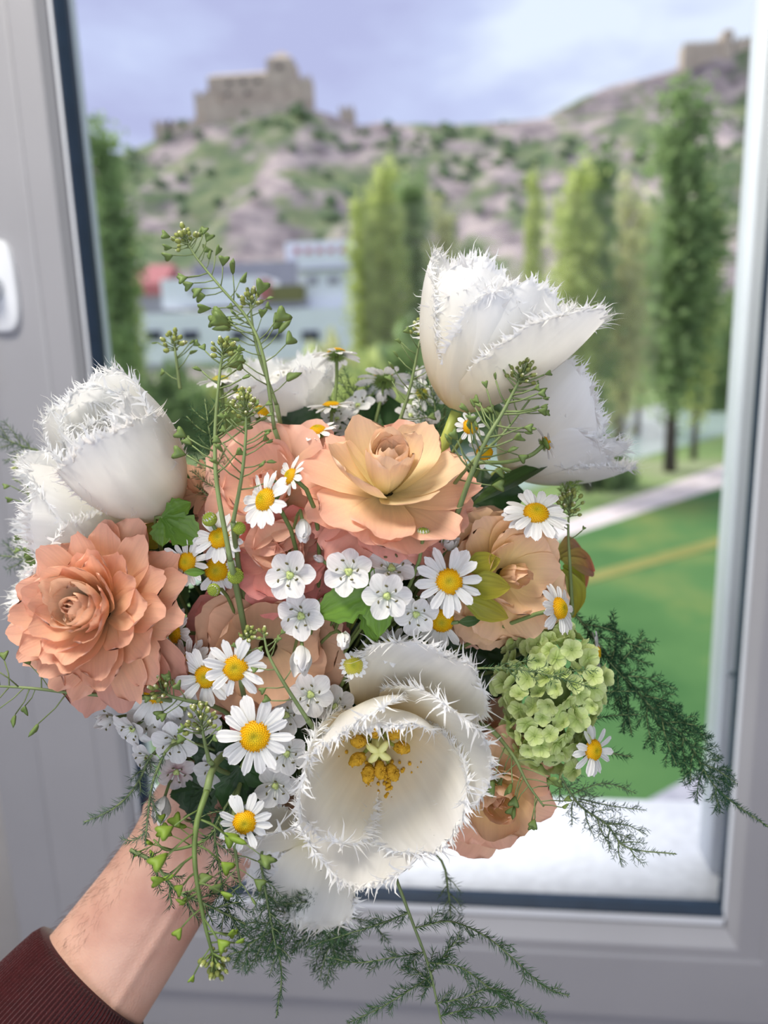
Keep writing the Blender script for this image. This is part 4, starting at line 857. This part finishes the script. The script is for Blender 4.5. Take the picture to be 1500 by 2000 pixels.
for i_, (x_, y_, an, f_) in enumerate([(1088, 1082, 30, (.3, .6, .7)), (1092, 1090, 0, (.3, .5, .8)), (1098, 1092, -25, (.5, .3, .8)), (1100, 1104, -45, (.6, .2, .8)), (1098, 1112, -65, (.3, .2, .9)), (1090, 1110, -88, (.1, .1, 1))]):
    if i_ == 0:
        rl = root('reddish_leaf_sprig', 'drooping blurred reddish and lime leaves right of the light apricot flower', 'leaves', P(1085, 1085, .385), VD(0, 0, 1), 1.0); stem_to_bind(rl, P(1085, 1085, .385), VD(.4, .6, .3), .0012, seed=4)
    V, f, uv = petal(.026, .015, 9, 12, 10, -50, 1, .2, PL, .02, ruf=.03, seed=i_, crease=.1); Mw = frame_at(P(x_, y_, .360-.002*i_), VD(*f_), 1.0); mb = MB()
    Mn = np.array(Mw); V = rotz(V, an) @ Mn[:3, :3].T + Mn[:3, 3]; mb.add(V, f, uv); world_child(mb, 'leaf', M_LR if i_ < 3 else M_LY, rl)
# dark greenery filling the inside of the bouquet
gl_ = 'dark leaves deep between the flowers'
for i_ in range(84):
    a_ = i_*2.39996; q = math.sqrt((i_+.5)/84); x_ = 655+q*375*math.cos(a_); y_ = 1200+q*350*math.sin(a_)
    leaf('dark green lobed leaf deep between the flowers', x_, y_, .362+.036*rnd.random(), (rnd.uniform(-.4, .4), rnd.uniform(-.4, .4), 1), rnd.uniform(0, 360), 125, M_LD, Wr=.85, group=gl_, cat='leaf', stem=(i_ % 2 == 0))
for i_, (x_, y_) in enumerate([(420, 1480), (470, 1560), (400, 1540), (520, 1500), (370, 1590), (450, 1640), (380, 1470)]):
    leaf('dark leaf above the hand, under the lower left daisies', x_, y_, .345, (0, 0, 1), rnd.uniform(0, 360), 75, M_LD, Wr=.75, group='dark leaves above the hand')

# ---- shepherd's purse sprigs
M_POD = simple('green_heart_pod', (126, 150, 86), .5, .3, noise=.3, nscale=150, transl=.15); M_PODL = simple('lime_heart_pod', (140, 170, 66), .5, .3, noise=.2, nscale=150, transl=.2)
M_BW1 = simple('creamy_bud', (222, 222, 192), .6, .2, noise=.1); M_BG1 = simple('green_bud_scale', (150, 160, 88), .6, .2, noise=.25)
def pod_mesh(mat):
    out = [(0, 0), (.22, .16), (.6, .40), (.88, .52), (1.04, .46), (1.04, .26), (.92, .0)]; pts = [(x, y) for x, y in out] + [(x, -y) for x, y in out[-2:0:-1]]
    n = len(pts); V = [(x, y, 0) for x, y in pts] + [(.3+(x-.3)*.6+.08, y*.6, .13) for x, y in pts] + [(.3+(x-.3)*.6+.08, y*.6, -.13) for x, y in pts] + [(.55, 0, .17), (.55, 0, -.17)]
    f = [(i, (i+1) % n, n+(i+1) % n, n+i) for i in range(n)] + [((i+1) % n, i, 2*n+i, 2*n+(i+1) % n) for i in range(n)] + [(n+i, n+(i+1) % n, 3*n) for i in range(n)] + [(2*n+(i+1) % n, 2*n+i, 3*n+1) for i in range(n)]
    mb = MB(); mb.add(V, f); return mb.mesh('pod', mat)
PODS = {0: pod_mesh(M_POD), 1: pod_mesh(M_PODL)}
def sprig(label, pts, z=None, pods=(.1, .9), n=12, ped=34, podpx=19, cluster=18, crad=26, r=.0009, lime=0, seed=0, attach=True, side=0, stemmat=None):
    pw = np.array([P(*(p if len(p) == 3 else (p[0], p[1], z))) for p in pts]); path = smooth_path(pw, 44); zr = np.linalg.norm(path[0]-CAM); px2m = zr/F
    o = root('seed_pod_sprig', label, 'sprig', path[-1], nrm(path[0]-path[1]), 1.0, 'green sprigs with heart-shaped pods'); rr = np.random.RandomState(seed+3)
    mb = MB(); tube(mb, path, np.linspace(r*.45, r*1.0, len(path)), 7)
    V_ = VD(0, 0, 1)
    for k in range(n):
        t = pods[0]+(pods[1]-pods[0])*min(.99, max(0, (k+1.2*rr.rand()-.3)/n)); i = int(t*(len(path)-2)); b = path[i]; T = nrm(path[i]-path[i+1]); S = nrm(np.cross(T, V_)); sg = 1 if (rr.rand() < .5) else -1
        if side: sg = side if rr.rand() < .75 else -side
        az = rr.uniform(-.9, .9); d1 = nrm(S*sg*math.cos(az)+V_*math.sin(az)*.9+T*(.35+.4*rr.rand())); l = ped*px2m*(.6+.55*t+.3*rr.rand()); e = b+d1*l+T*l*.15*rr.rand(); m = (b+e)/2+T*l*-.06
        tube(mb, [b, m, e], [r*.34, r*.28, r*.3], 4)
        pd = new_obj('pod', PODS[lime], o); dd = nrm(d1+T*.5*rr.randn()*.4+rr.randn(3)*.15); nn = nrm(rr.randn(3)+V_*.8); nn = nrm(nn-dd*nn.dot(dd)); yy = np.cross(nn, dd); s = podpx*px2m*(.55+.6*min(1, t*1.3))*(.85+.3*rr.rand())
        Mw = Matrix(((dd[0]*s, yy[0]*s, nn[0]*s, e[0]), (dd[1]*s, yy[1]*s, nn[1]*s, e[1]), (dd[2]*s, yy[2]*s, nn[2]*s, e[2]), (0, 0, 0, 1))); pd.matrix_local = Matrix(np.linalg.inv(rootM(o)).tolist()) @ Mw
    mc = MB(); tip = path[0]; T = nrm(path[0]-path[3]); S = nrm(np.cross(T, V_))
    for k in range(cluster):
        q = (k+.5)/cluster; a = k*2.4; d1 = nrm(T*(1.1-q*.9)+(S*math.cos(a)+V_*math.sin(a))*(.25+.9*q)); l = crad*px2m*(.55+.45*rr.rand()); bb = tip-T*q*crad*px2m*.7; e = bb+d1*l
        tube(mb, [bb, e], [r*.3, r*.25], 4); sz = (3.4+1.8*rr.rand())*px2m; ball(mc, e, sz, d1, 1.25, 6, 4, 0)
        if rr.rand() < .6: ball(mc, e+d1*sz*.75, sz*.72, d1, 1.0, 5, 4, 1)
    if cluster: oc = world_child(mc, 'bud_cluster', [M_BG1, M_BW1], o); oc['kind'] = 'stuff'
    world_child(mb, 'stem', stemmat or (M_STEMD if not lime else M_POD), o)
    if attach: stem_to_bind(o, path[-1], nrm(path[0]-path[-1])+VD(0, 0, .6), r*1.2, M_STEMD, seed=seed+200, name='lower_stem')
    return o
Z = .318
sprig('tallest sprig, arching up left with pods against the white building', [(362, 466, .345), (385, 505, .343), (432, 562, .34), (485, 625, .338), (515, 700, .335), (536, 838, .335)], pods=(.06, .95), n=34, ped=38, podpx=25, seed=1)
sprig('sprig tip rising behind the tallest one, left of centre', [(490, 585, .35), (492, 625, .347), (505, 690, .345), (540, 790, .345)], pods=(.1, .7), n=9, ped=40, seed=2)
sprig('upright sprig just right of the left tulip', [(436, 682, .315), (428, 740, .312), (420, 850, .308), (424, 950, .304), (450, 1095, .300)], pods=(.08, .75), n=20, ped=46, podpx=20, seed=3, r=.0011)
sprig('small sprig tip peeking over the left tulip', [(340, 668, .36), (344, 700, .358), (352, 760, .36)], pods=(.3, .9), n=5, ped=36, podpx=14, seed=4, attach=False)
sprig('sprig with whitish buds in front of the salmon flower', [(480, 790, .302), (480, 850, .300), (472, 930, .300), (455, 1020, .304)], pods=(.12, .8), n=18, ped=44, podpx=18, cluster=34, crad=34, seed=5)
sprig('dark sprig in front of the two right tulips, leaning right', [(1022, 728, .300), (985, 800, .300), (935, 890, .298), (880, 1040, .312)], pods=(.06, .8), n=24, ped=58, podpx=19, cluster=26, crad=32, seed=6, r=.0012)
sprig('second thinner sprig crossing behind the dark right one', [(1035, 780, .31), (980, 850, .306), (920, 905, .305), (865, 975, .335)], pods=(.1, .85), n=14, ped=50, podpx=19, cluster=0, seed=7)
sprig('sprig left of the tall right tulip against the trees', [(825, 640, .345), (815, 690, .343), (800, 760, .343), (775, 840, .345)], pods=(.15, .95), n=12, ped=40, podpx=16, seed=8)
sprig('horizontal sprig pointing left from under the left peach flower', [(-10, 1340, .315), (60, 1344, .314), (150, 1354, .314), (265, 1362, .318)], pods=(.02, .7), n=13, ped=56, podpx=25, cluster=0, seed=9)
sprig('bright lime sprig drooping over the wrist', [(420, 1880, .290), (398, 1795, .288), (381, 1690, .288), (384, 1610, .292), (404, 1545, .300)], pods=(.08, .92), n=18, ped=46, podpx=25, cluster=26, crad=30, seed=10, r=.0013, lime=1)
sprig('sprig hanging below the green snowball cluster', [(1062, 1575, .318), (1030, 1530, .318), (1005, 1480, .322), (975, 1440, .33)], pods=(.02, .9), n=15, ped=46, podpx=24, cluster=0, seed=11)
sprig('thin sprig upright at the right against the lawn', [(1112, 985, .345), (1110, 1040, .345), (1113, 1100, .345), (1118, 1195, .35)], pods=(.1, .5), n=5, ped=30, podpx=10, cluster=22, crad=34, seed=12)
sprig('thin curved sprig left of the open tulip', [(515, 1238, .303), (525, 1280, .302), (555, 1335, .302), (600, 1405, .306)], pods=(.1, .9), n=8, ped=34, podpx=13, cluster=5, crad=14, seed=13)
sprig('tiny sprig at the far left behind the open left tulip', [(45, 905, .37), (52, 950, .37), (70, 1010, .37)], pods=(.1, .9), n=7, ped=26, podpx=12, cluster=10, crad=16, seed=14, attach=False)
sprig('little cream flower sprig in the shade left of the largest daisy', [(392, 1405, .304), (398, 1440, .304), (408, 1485, .308)], pods=(.3, .9), n=5, ped=30, podpx=14, cluster=24, crad=36, seed=15)
sprig('short budding sprig above the daisy with wide gaps', [(486, 1240, .302), (482, 1262, .302), (470, 1320, .306)], pods=(.4, .9), n=3, ped=20, podpx=10, cluster=12, crad=16, seed=16)
sprig('whitish bud sprig crossing the shaded left daisy', [(312, 1345, .308), (335, 1360, .308), (385, 1372, .312)], pods=(.3, .9), n=7, ped=30, podpx=16, cluster=20, crad=26, seed=17)
sprig('sprig low on the left below the tulips', [(60, 1090, .36), (95, 1060, .358), (140, 1080, .358)], pods=(.1, .9), n=6, ped=30, podpx=18, cluster=0, seed=18, attach=False)
sprig('short sprig beside the lowest daisy over the hand', [(470, 1730, .305), (462, 1680, .303), (455, 1620, .305)], pods=(.0, .9), n=7, ped=40, podpx=26, cluster=0, seed=19)
sprig('dark sprig under the left peach flower pointing down', [(300, 1640, .315), (330, 1660, .312), (400, 1640, .315), (440, 1590, .32)], pods=(.05, .8), n=7, ped=36, podpx=24, cluster=0, lime=1, seed=20)

# ---- asparagus fern
M_FERN = simple('fern_needle', (72, 108, 72), .6, .2, noise=.25, nscale=60, transl=.15); M_FERNG = simple('grey_green_fern', (96, 118, 100), .6, .2, noise=.2, nscale=60, transl=.1)
def needles(path, step, ln, wd, r, per=4):
    seg = np.concatenate([[0], np.cumsum(np.linalg.norm(np.diff(path, axis=0), axis=1))]); n = max(3, int(seg[-1]/step)); s = np.linspace(0, seg[-1], n); C = np.stack([np.interp(s, seg, path[:, a]) for a in range(3)], -1)
    T = np.gradient(C, axis=0); T /= np.linalg.norm(T, axis=1)[:, None]; C = np.repeat(C, per, 0); T = np.repeat(T, per, 0); m = len(C); fade = np.repeat(np.minimum(1, (1-np.arange(n)/n)*4+.25), per)
    R_ = r.randn(m, 3); R_ -= T*(R_*T).sum(1)[:, None]; R_ /= np.linalg.norm(R_, axis=1)[:, None]; an = np.radians(r.uniform(28, 68, m))[:, None]; D_ = T*np.cos(an)+R_*np.sin(an); l = (ln*(.6+.6*r.rand(m))*fade)[:, None]
    U = np.cross(D_, r.randn(m, 3)); U /= np.linalg.norm(U, axis=1)[:, None]; W_ = np.cross(D_, U); C = C+r.randn(m, 3)*step*.25; A_ = C; tipp = C+D_*l+R_*l*.08; mid = C+D_*l*.4
    V = np.stack([A_, mid+U*wd, mid-U*.5*wd+W_*.87*wd, mid-U*.5*wd-W_*.87*wd, tipp], 1).reshape(-1, 3); i = np.arange(m)*5
    return V, list(zip(i, i+1, i+2))+list(zip(i, i+2, i+3))+list(zip(i, i+3, i+1))+list(zip(i+1, i+4, i+2))+list(zip(i+2, i+4, i+3))+list(zip(i+3, i+4, i+1))
def fern(label, main, branches=(), auto=None, z=None, ln=17, step=3.4, per=4, mat=None, r=.0006, seed=0, bare=False, attach=None, twig=None):
    g = lambda pts: smooth_path(np.array([P(*(p if len(p) == 3 else (p[0], p[1], z))) for p in pts]), 40); path = g(main); px2m = np.linalg.norm(path[0]-CAM)/F; rr = np.random.RandomState(seed+70)
    o = root('fern_frond', label, 'fern', path[0], nrm(path[1]-path[0]), 1.0, 'feathery asparagus fern fronds'); ms = MB(); mn = MB(); tube(ms, path, np.linspace(r, r*.45, len(path)), 6); V_ = VD(0, 0, 1)
    if not bare: mn.add(*needles(path, step*px2m, ln*px2m, .00016, rr, per)[:2])
    br = [g(b) for b in branches]
    if auto:
        n, l0, l1, t0, t1 = auto
        for k in range(n):
            t = t0+(t1-t0)*(k+.4*rr.rand())/n; i = int(t*(len(path)-2)); T = nrm(path[i+1]-path[i]); S = nrm(np.cross(T, V_)); sg = 1 if k % 2 else -1; L = (l0+(l1-l0)*t)*px2m*(.7+.5*rr.rand()); d = nrm(T*.75+S*sg*.75+V_*rr.uniform(-.35, .35)); e = path[i]+d*L+T*L*.2
            br.append(smooth_path([path[i], path[i]+d*L*.5, e], 12))
    for b in list(br):
        tube(ms, b, np.linspace(r*.6, r*.3, len(b)), 4); mn.add(*needles(b, step*px2m, ln*px2m*.95, .00016, rr, per)[:2])
        if twig:
            for k in range(int(twig[0])):
                i = int((k+.5)/twig[0]*(len(b)-2)); T = nrm(b[i+1]-b[i]); S = nrm(np.cross(T, V_)); sg = 1 if k % 2 else -1; L = twig[1]*px2m*(.6+.6*rr.rand())*(1-.5*i/len(b)); q = smooth_path([b[i], b[i]+nrm(T*.7+S*sg+V_*rr.uniform(-.3, .3))*L*.5, b[i]+nrm(T+S*sg*.8)*L], 6); tube(ms, q, r*.25, 3); mn.add(*needles(q, step*px2m, ln*px2m*.8, .00015, rr, per)[:2])
    oc = world_child(mn, 'needles', mat or M_FERN, o, False); oc['kind'] = 'stuff'; world_child(ms, 'stalk', M_STEMD, o)
    if attach is not False: stem_to_bind(o, path[0], nrm(path[1]-path[0])+VD(0, 0, .3), r*1.1, M_STEMD, seed=seed+300, name='lower_stalk', push=.02)
    return o
M_FD = simple('deep_green_fern', (44, 84, 58), .6, .2, noise=.25, nscale=60, transl=.15)
fern('long dark fern frond arching down to the right edge of the picture', [(1120, 1195, .36), (1195, 1290, .36), (1280, 1390, .355), (1345, 1450, .35), (1400, 1540, .345), (1510, 1622, .345)],
     [[(1195, 1290, .36), (1205, 1240, .36), (1190, 1205, .36)], [(1205, 1300, .36), (1245, 1260, .36), (1262, 1248, .36)], [(1190, 1300, .36), (1205, 1370, .36), (1230, 1420, .36)], [(1240, 1340, .36), (1300, 1385, .355), (1362, 1428, .355)], [(1160, 1260, .36), (1250, 1360, .357), (1290, 1420, .357), (1330, 1440, .357)]],
     auto=(22, 95, 30, .05, .85), mat=M_FD, seed=1, per=5, step=3, twig=(4, 34), ln=15)
fern('fern frond under the snowball cluster reaching down over the bright sill', [(1085, 1500, .345), (1130, 1570, .345), (1185, 1610, .342), (1225, 1655, .34), (1320, 1668, .338)],
     [[(1130, 1560, .345), (1200, 1575, .345), (1260, 1582, .345)], [(1120, 1550, .345), (1180, 1530, .345), (1240, 1548, .345)], [(1185, 1610, .342), (1225, 1612, .342), (1262, 1630, .342)], [(1180, 1605, .342), (1172, 1615, .342)]], auto=(14, 50, 26, .02, .85), mat=M_FERNG, seed=2, per=3, step=3.8, ln=13, twig=(3, 20))
fern('short dark fern tips right of the lower right daisy', [(1120, 1440, .35), (1170, 1465, .35), (1232, 1478, .35)], [[(1090, 1390, .35), (1140, 1385, .35), (1215, 1340, .35)], [(1120, 1420, .35), (1180, 1400, .35), (1250, 1395, .35)], [(1110, 1350, .35), (1180, 1350, .35), (1240, 1350, .35)]], mat=M_FD, seed=3)
fern('main fern frond hanging below the bouquet with long side plumes', [(775, 1720, .335), (805, 1800, .333), (835, 1880, .331), (852, 1950, .33), (870, 2040, .33)],
     [[(812, 1812, .333), (880, 1800, .333), (950, 1830, .331), (1005, 1875, .33), (1060, 1925, .33), (1110, 1945, .33)], [(836, 1880, .331), (900, 1890, .33), (970, 1940, .33), (1020, 1965, .33), (1068, 1998, .33)],
      [(800, 1782, .334), (740, 1805, .336), (660, 1830, .337), (600, 1850, .337)], [(828, 1860, .331), (770, 1870, .333), (700, 1880, .335), (640, 1870, .336)], [(845, 1905, .331), (790, 1940, .333), (740, 1970, .334), (680, 1998, .335)],
      [(850, 1960, .33), (900, 1950, .33), (960, 1930, .33), (1000, 1950, .33)], [(858, 1985, .33), (920, 1970, .33), (990, 1965, .33)], [(842, 1900, .331), (880, 1850, .331), (900, 1830, .331)], [(848, 1930, .33), (820, 1900, .331), (790, 1885, .332)]], seed=4, bare=True, per=5, step=3.6, ln=19, twig=(5, 30), r=.0008)
fern('fern frond hanging straight down left of the main one', [(510, 1690, .345), (522, 1760, .342), (535, 1830, .34), (550, 1900, .338), (540, 1985, .336)], auto=(10, 40, 20, .1, .7), seed=5, per=4, ln=18)
fern('fern plumes spreading left under the open tulip', [(700, 1730, .36), (620, 1780, .355), (550, 1810, .35), (480, 1850, .348), (455, 1890, .346)], auto=(16, 75, 40, .05, .85), seed=6, per=4, ln=17, twig=(4, 26))
fern('fern plume in the middle under the open tulip', [(660, 1730, .365), (640, 1790, .362), (650, 1850, .36), (668, 1890, .36)], [[(650, 1800, .36), (600, 1830, .358), (570, 1860, .358)], [(650, 1790, .36), (720, 1800, .36), (760, 1840, .36)], [(640, 1770, .36), (560, 1760, .36), (500, 1745, .36)]], auto=(12, 60, 40, .05, .85), seed=7, twig=(4, 24))
fern('faint fern tips right under the apricot petals', [(870, 1700, .37), (878, 1760, .37), (880, 1800, .37)], auto=(6, 30, 20, .1, .8), mat=M_FERNG, seed=8, per=3)
fern('thin fern tips left of the wrist pointing down left', [(292, 1480, .325), (262, 1540, .322), (220, 1580, .32), (165, 1606, .32)], mat=M_FERNG, seed=9, per=5, ln=17, auto=(3, 20, 10, .05, .3))
fern('fern frond hanging over the wrist', [(322, 1470, .312), (298, 1530, .308), (288, 1600, .306), (284, 1650, .305)], [[(288, 1620, .306), (265, 1640, .306), (240, 1640, .306)], [(296, 1560, .308), (310, 1600, .306)]], mat=M_FERNG, seed=10, per=4, ln=16)
fern('woody fern stalk lying across the wrist', [(255, 1660, .312), (300, 1685, .308), (345, 1740, .305), (400, 1765, .305), (480, 1805, .308)], auto=(9, 40, 30, .2, .95), mat=M_FD, seed=11, per=3, ln=20, attach=False, r=.0009)
fern('fern plume hanging in front of the palm', [(450, 1560, .322), (420, 1620, .316), (430, 1700, .312), (440, 1760, .312), (475, 1840, .312)], auto=(12, 46, 40, .05, .9), mat=M_FD, seed=12, per=3, ln=18)
fern('grey-green fern sticking out at the far left', [(140, 1130, .38), (90, 1100, .38), (50, 1090, .38), (-5, 1085, .38)], [[(110, 1110, .38), (90, 1070, .38), (70, 1065, .38)], [(90, 1100, .38), (60, 1130, .38), (40, 1145, .38)], [(120, 1120, .38), (80, 1150, .38)]], auto=(8, 45, 30, .1, .9), mat=M_FERNG, seed=13, per=3, attach=False)
fern('fern tip behind the left tulips at the picture edge', [(75, 880, .39), (40, 870, .39), (-5, 850, .39)], auto=(6, 40, 30, .1, .9), mat=M_FERNG, seed=14, per=3, attach=False)
fern('fern wisp crossing in front of the snowball cluster', [(940, 1305, .305), (1000, 1306, .304), (1070, 1318, .304), (1165, 1345, .306)], [[(990, 1306, .304), (1020, 1292, .304), (1045, 1290, .304)], [(1080, 1320, .304), (1120, 1310, .304), (1165, 1310, .304)]], auto=(8, 24, 20, .2, .95), seed=15, per=2, ln=14, r=.0004)
fern('airy fern behind the sprigs right of the left tulip', [(445, 1000, .34), (420, 920, .34), (410, 850, .345), (400, 780, .35)], auto=(14, 50, 40, .05, .95), seed=16, per=3)
fern('airy fern at the back between the two upper tulips', [(700, 870, .385), (690, 800, .388), (700, 740, .39)], auto=(12, 70, 50, .05, .95), seed=17, per=3)
fern('airy fern at the back under the tall right tulip', [(840, 860, .365), (850, 800, .368), (835, 730, .37)], auto=(12, 60, 40, .05, .95), seed=18, per=3)
fern('fine fern tuft right of the white tulip leaf', [(1095, 1010, .36), (1110, 960, .36), (1122, 930, .36)], auto=(8, 24, 20, .3, .95), mat=M_PODL, seed=19, per=4, ln=12)
fern('dark fern clump below the bouquet beside the stem ends', [(640, 1690, .372), (600, 1720, .37), (575, 1745, .37)], [[(650, 1690, .37), (640, 1730, .37), (620, 1760, .37)], [(600, 1690, .37), (585, 1720, .37)], [(660, 1680, .37), (670, 1730, .37), (660, 1750, .37)]], auto=(18, 60, 50, .0, .9), mat=M_FD, seed=20, per=7, step=2.4, attach=False)

# ================================================================== HAND AND SLEEVE
M_SKIN, nt_, out_ = base_mat('skin'); L = nt_.links.new
p_ = N(nt_, 'ShaderNodeBsdfPrincipled'); p_.inputs['Roughness'].default_value = .5; p_.inputs['Specular IOR Level'].default_value = .35; p_.inputs['Subsurface Weight'].default_value = .15; p_.inputs['Subsurface Scale'].default_value = .006; p_.inputs['Subsurface Radius'].default_value = (1, .35, .2)
t_ = N(nt_, 'ShaderNodeTexCoord'); n1 = N(nt_, 'ShaderNodeTexNoise'); n1.inputs['Scale'].default_value = 28; n1.inputs['Detail'].default_value = 5; L(t_.outputs['Object'], n1.inputs['Vector'])
L(ramp(n1.outputs['Fac'], [(.3, (184, 138, 122)), (.5, (202, 160, 142)), (.7, (212, 174, 158))]), p_.inputs['Base Color'])
n2 = N(nt_, 'ShaderNodeTexVoronoi'); n2.inputs['Scale'].default_value = 900; L(t_.outputs['Object'], n2.inputs['Vector']); b_ = N(nt_, 'ShaderNodeBump'); b_.inputs['Strength'].default_value = .25; b_.inputs['Distance'].default_value = .0004; L(n2.outputs['Distance'], b_.inputs['Height']); L(b_.outputs['Normal'], p_.inputs['Normal']); L(p_.outputs['BSDF'], out_.inputs['Surface'])
def loft(mb, pts, ra, rb, back, ns=40, ribs=0, ramp_=0, power=2.0):
    pts = np.asarray(pts, float); n = len(pts); T = np.gradient(pts, axis=0); V = []; UV = []
    for i in range(n):
        t = nrm(T[i]); b = nrm(back - t*back.dot(t)); a = np.cross(t, b)
        for k in range(ns):
            th = 2*math.pi*k/ns; m = 1+(ramp_*(.5+.5*math.cos(th*ribs))**.7 if ribs else 0)
            V.append(pts[i]+(a*math.cos(th)*ra[i]+b*math.sin(th)*rb[i])*m); UV.append((k/ns, i/n))
    mb.add(V, grid_faces(ns, n, True)+[tuple(range(ns-1, -1, -1)), tuple(range((n-1)*ns, n*ns))], UV)
BK = VD(0, 0, -1); mb = MB()
arm = smooth_path([P(60, 2085, .345), P(202, 1890, .368), P(285, 1772, .374), P(340, 1690, .378), P(395, 1620, .388), P(440, 1570, .396)], 44)
q = np.linspace(0, 1, 44); ra = np.interp(q, [0, .2, .4, .6, .8, .93, 1], [.0325, .0296, .0274, .0262, .0315, .032, .018]); rb = np.interp(q, [0, .2, .4, .6, .8, .93, 1], [.027, .0245, .0215, .019, .0175, .0155, .008])
loft(mb, arm, ra, rb, BK, 48)
TSG = 1 if np.cross(nrm(arm[20]-arm[19]), BK).dot(VD(1, -.5, 0)) > 0 else -1
# palm pad between wrist and stems
loft(mb, smooth_path([P(350, 1665, .385), P(410, 1610, .392), P(468, 1565, .402), P(510, 1535, .410)], 14), np.linspace(.030, .034, 14), np.linspace(.016, .012, 14), BK, 30)
thumb = smooth_path([P(375, 1700, .378), P(440, 1658, .372), P(500, 1622, .374), P(560, 1580, .380), P(610, 1535, .388)], 22)
tube(mb, thumb, np.interp(np.linspace(0, 1, 22), [0, .25, .5, .62, .8, .93, 1], [.014, .0175, .0125, .0108, .0105, .009, .005]), 18)
UB = -DOWN; nails = []
for k in range(4):
    hgt = (1.5-k)*.0195; cen = BIND+UB*(hgt+.004); pts = []; nj = 24; R0 = .0245; lenf = [250, 268, 262, 225][k]
    for j in range(nj):
        th = math.radians(20+lenf*j/(nj-1)); pts.append(cen+(E1*math.cos(th)+E2*math.sin(th)*ESGN)*(R0+.006*max(0, 1-j/6))+UB*(-.004*j/nj)) if False else pts.append((th, R0+.008*max(0, 1-j/6), cen, j/nj))
    sg = 1 if E2.dot(BK) > 0 else -1
    pw = np.array([c+(E1*math.cos(th)+E2*math.sin(th)*sg)*rr_-UB*.003*tt for th, rr_, c, tt in pts])
    s_ = [1, 1.04, 1, .86][k]
    # knuckle bends: swell the joints slightly
    rad = np.interp(np.linspace(0, 1, nj), [0, .18, .32, .42, .6, .72, .9, 1], [.0105, .0092, .0088, .0094, .0082, .0086, .0072, .0045])*s_
    tube(mb, pw, rad, 16)
    kn = cen+E1*.030; tube(mb, [P(430, 1590, .398)+UB*hgt*.6, (P(430, 1590, .398)+UB*hgt*.8+kn)/2, pw[0], pw[1]], [.012, .0115, .0105, .010], 14)
    tip, tdir = pw[-3], nrm(pw[-1]-pw[-4]); outw = nrm(pw[-3]-cen-UB*UB.dot(pw[-3]-cen)); nails.append((tip, tdir, outw, rad[-4]))
for tt0, tt1, lat, rt in [(4, 27, .42, .0028), (8, 24, .15, .0024)]:
    pp = []
    for i in range(tt0, tt1): t = nrm(arm[min(i+1, 43)]-arm[i-1]); b = nrm(BK-t*BK.dot(t)); a = np.cross(t, b); ph_ = math.acos(lat); pp.append(arm[i]+a*TSG*ra[i]*lat-b*rb[i]*math.sin(ph_)*.905)
    tube(mb, pp, rt, 10)
tmp = mb.obj('arm_source', M_SKIN); md = tmp.modifiers.new('r', 'REMESH'); md.mode = 'VOXEL'; md.voxel_size = .0013; md.use_smooth_shade = True; sm = tmp.modifiers.new('s', 'SMOOTH'); sm.factor = .6; sm.iterations = 7
dg = bpy.context.evaluated_depsgraph_get(); me = bpy.data.meshes.new_from_object(tmp.evaluated_get(dg)); me.name = 'person'; bpy.data.objects.remove(tmp)
me.materials.clear(); me.materials.append(M_SKIN); me.polygons.foreach_set('use_smooth', np.ones(len(me.polygons), bool))
person = new_obj('person', me); tag(person, 'forearm and hand of a person in a dark red sleeve gripping the bouquet stems', 'person')
mb = MB(); r_ = np.random.RandomState(4)
for k in range(520):
    i = r_.randint(6, 34); t = nrm(arm[i+1]-arm[i]); b = nrm(BK-t*BK.dot(t)); a = np.cross(t, b)*TSG; th = math.radians(r_.uniform(120, 200)); sd0 = nrm(a*math.cos(th)*1/ra[i]-b*math.sin(th)/rb[i]); s0 = arm[i]+(arm[i+1]-arm[i])*r_.rand()+a*math.cos(th)*ra[i]*.985-b*math.sin(th)*rb[i]*.985
    d_ = nrm(sd0*.45-t*.6+np.cross(t, sd0)*r_.uniform(-.2, .9)); l_ = r_.uniform(.003, .006); tube(mb, [s0-sd0*.0005, s0+d_*l_*.5+sd0*l_*.12, s0+d_*l_], [.00004, .000035, .000015], 3, 0, False)
o = mb.obj('arm_hair', simple('brown_arm_hair', (92, 66, 54), .6, .2, noise=.1), person); o['kind'] = 'stuff'
M_NAIL = simple('fingernail', (226, 176, 166), .25, .5, noise=.05)
tt_ = thumb[-4]; nails.append((tt_, nrm(thumb[-1]-thumb[-5]), VD(.2, .3, .9), .0095))
for tip, td, ow, rd in nails:
    ow = nrm(ow-td*ow.dot(td)); sd_ = np.cross(td, ow); V = []
    for j in range(6):
        for i in range(7): s = i/3-1; v = j/5; V.append(tip+td*(v-.3)*.012+sd_*s*.0052*(1-.15*v*v)+ow*(rd*1.04-.0026*s*s))
    mn_ = MB(); mn_.add(V, grid_faces(7, 6)); mn_.obj('fingernail', M_NAIL, person)
M_KNIT = simple('dark_red_knit', (66, 22, 25), .95, .1, noise=.22, nscale=350, bump=.6, bscale=1500, sheen=.3)
c0 = P(180, 1906, .366); d0 = VD(-.60, -.64, .42); sl = [c0+d0*.0015, c0, c0-d0*.0006, c0, c0+d0*.004, c0+d0*.012]+[c0+d0*(.012+.014*k) for k in range(1, 12)]
ral = [.0315, .0322, .0332, .0336, .0352, .0362]+[.0366+.001*k for k in range(1, 12)]
mb = MB(); loft(mb, sl[3:], ral[3:], [x*.88 for x in ral[3:]], BK, 840, 118, -.026)
V_ = []; mb.add(*(lambda m: (np.vstack(m.v), m.f, np.vstack(m.uv)))((lambda m: (loft(m, [c0-d0*.0002, c0+d0*.004, c0+d0*.03], [.0334, .0318, .0312], [.0294, .0276, .027], BK, 140), m)[1])(MB())))
mb.obj('knitted_sleeve', M_KNIT, person)
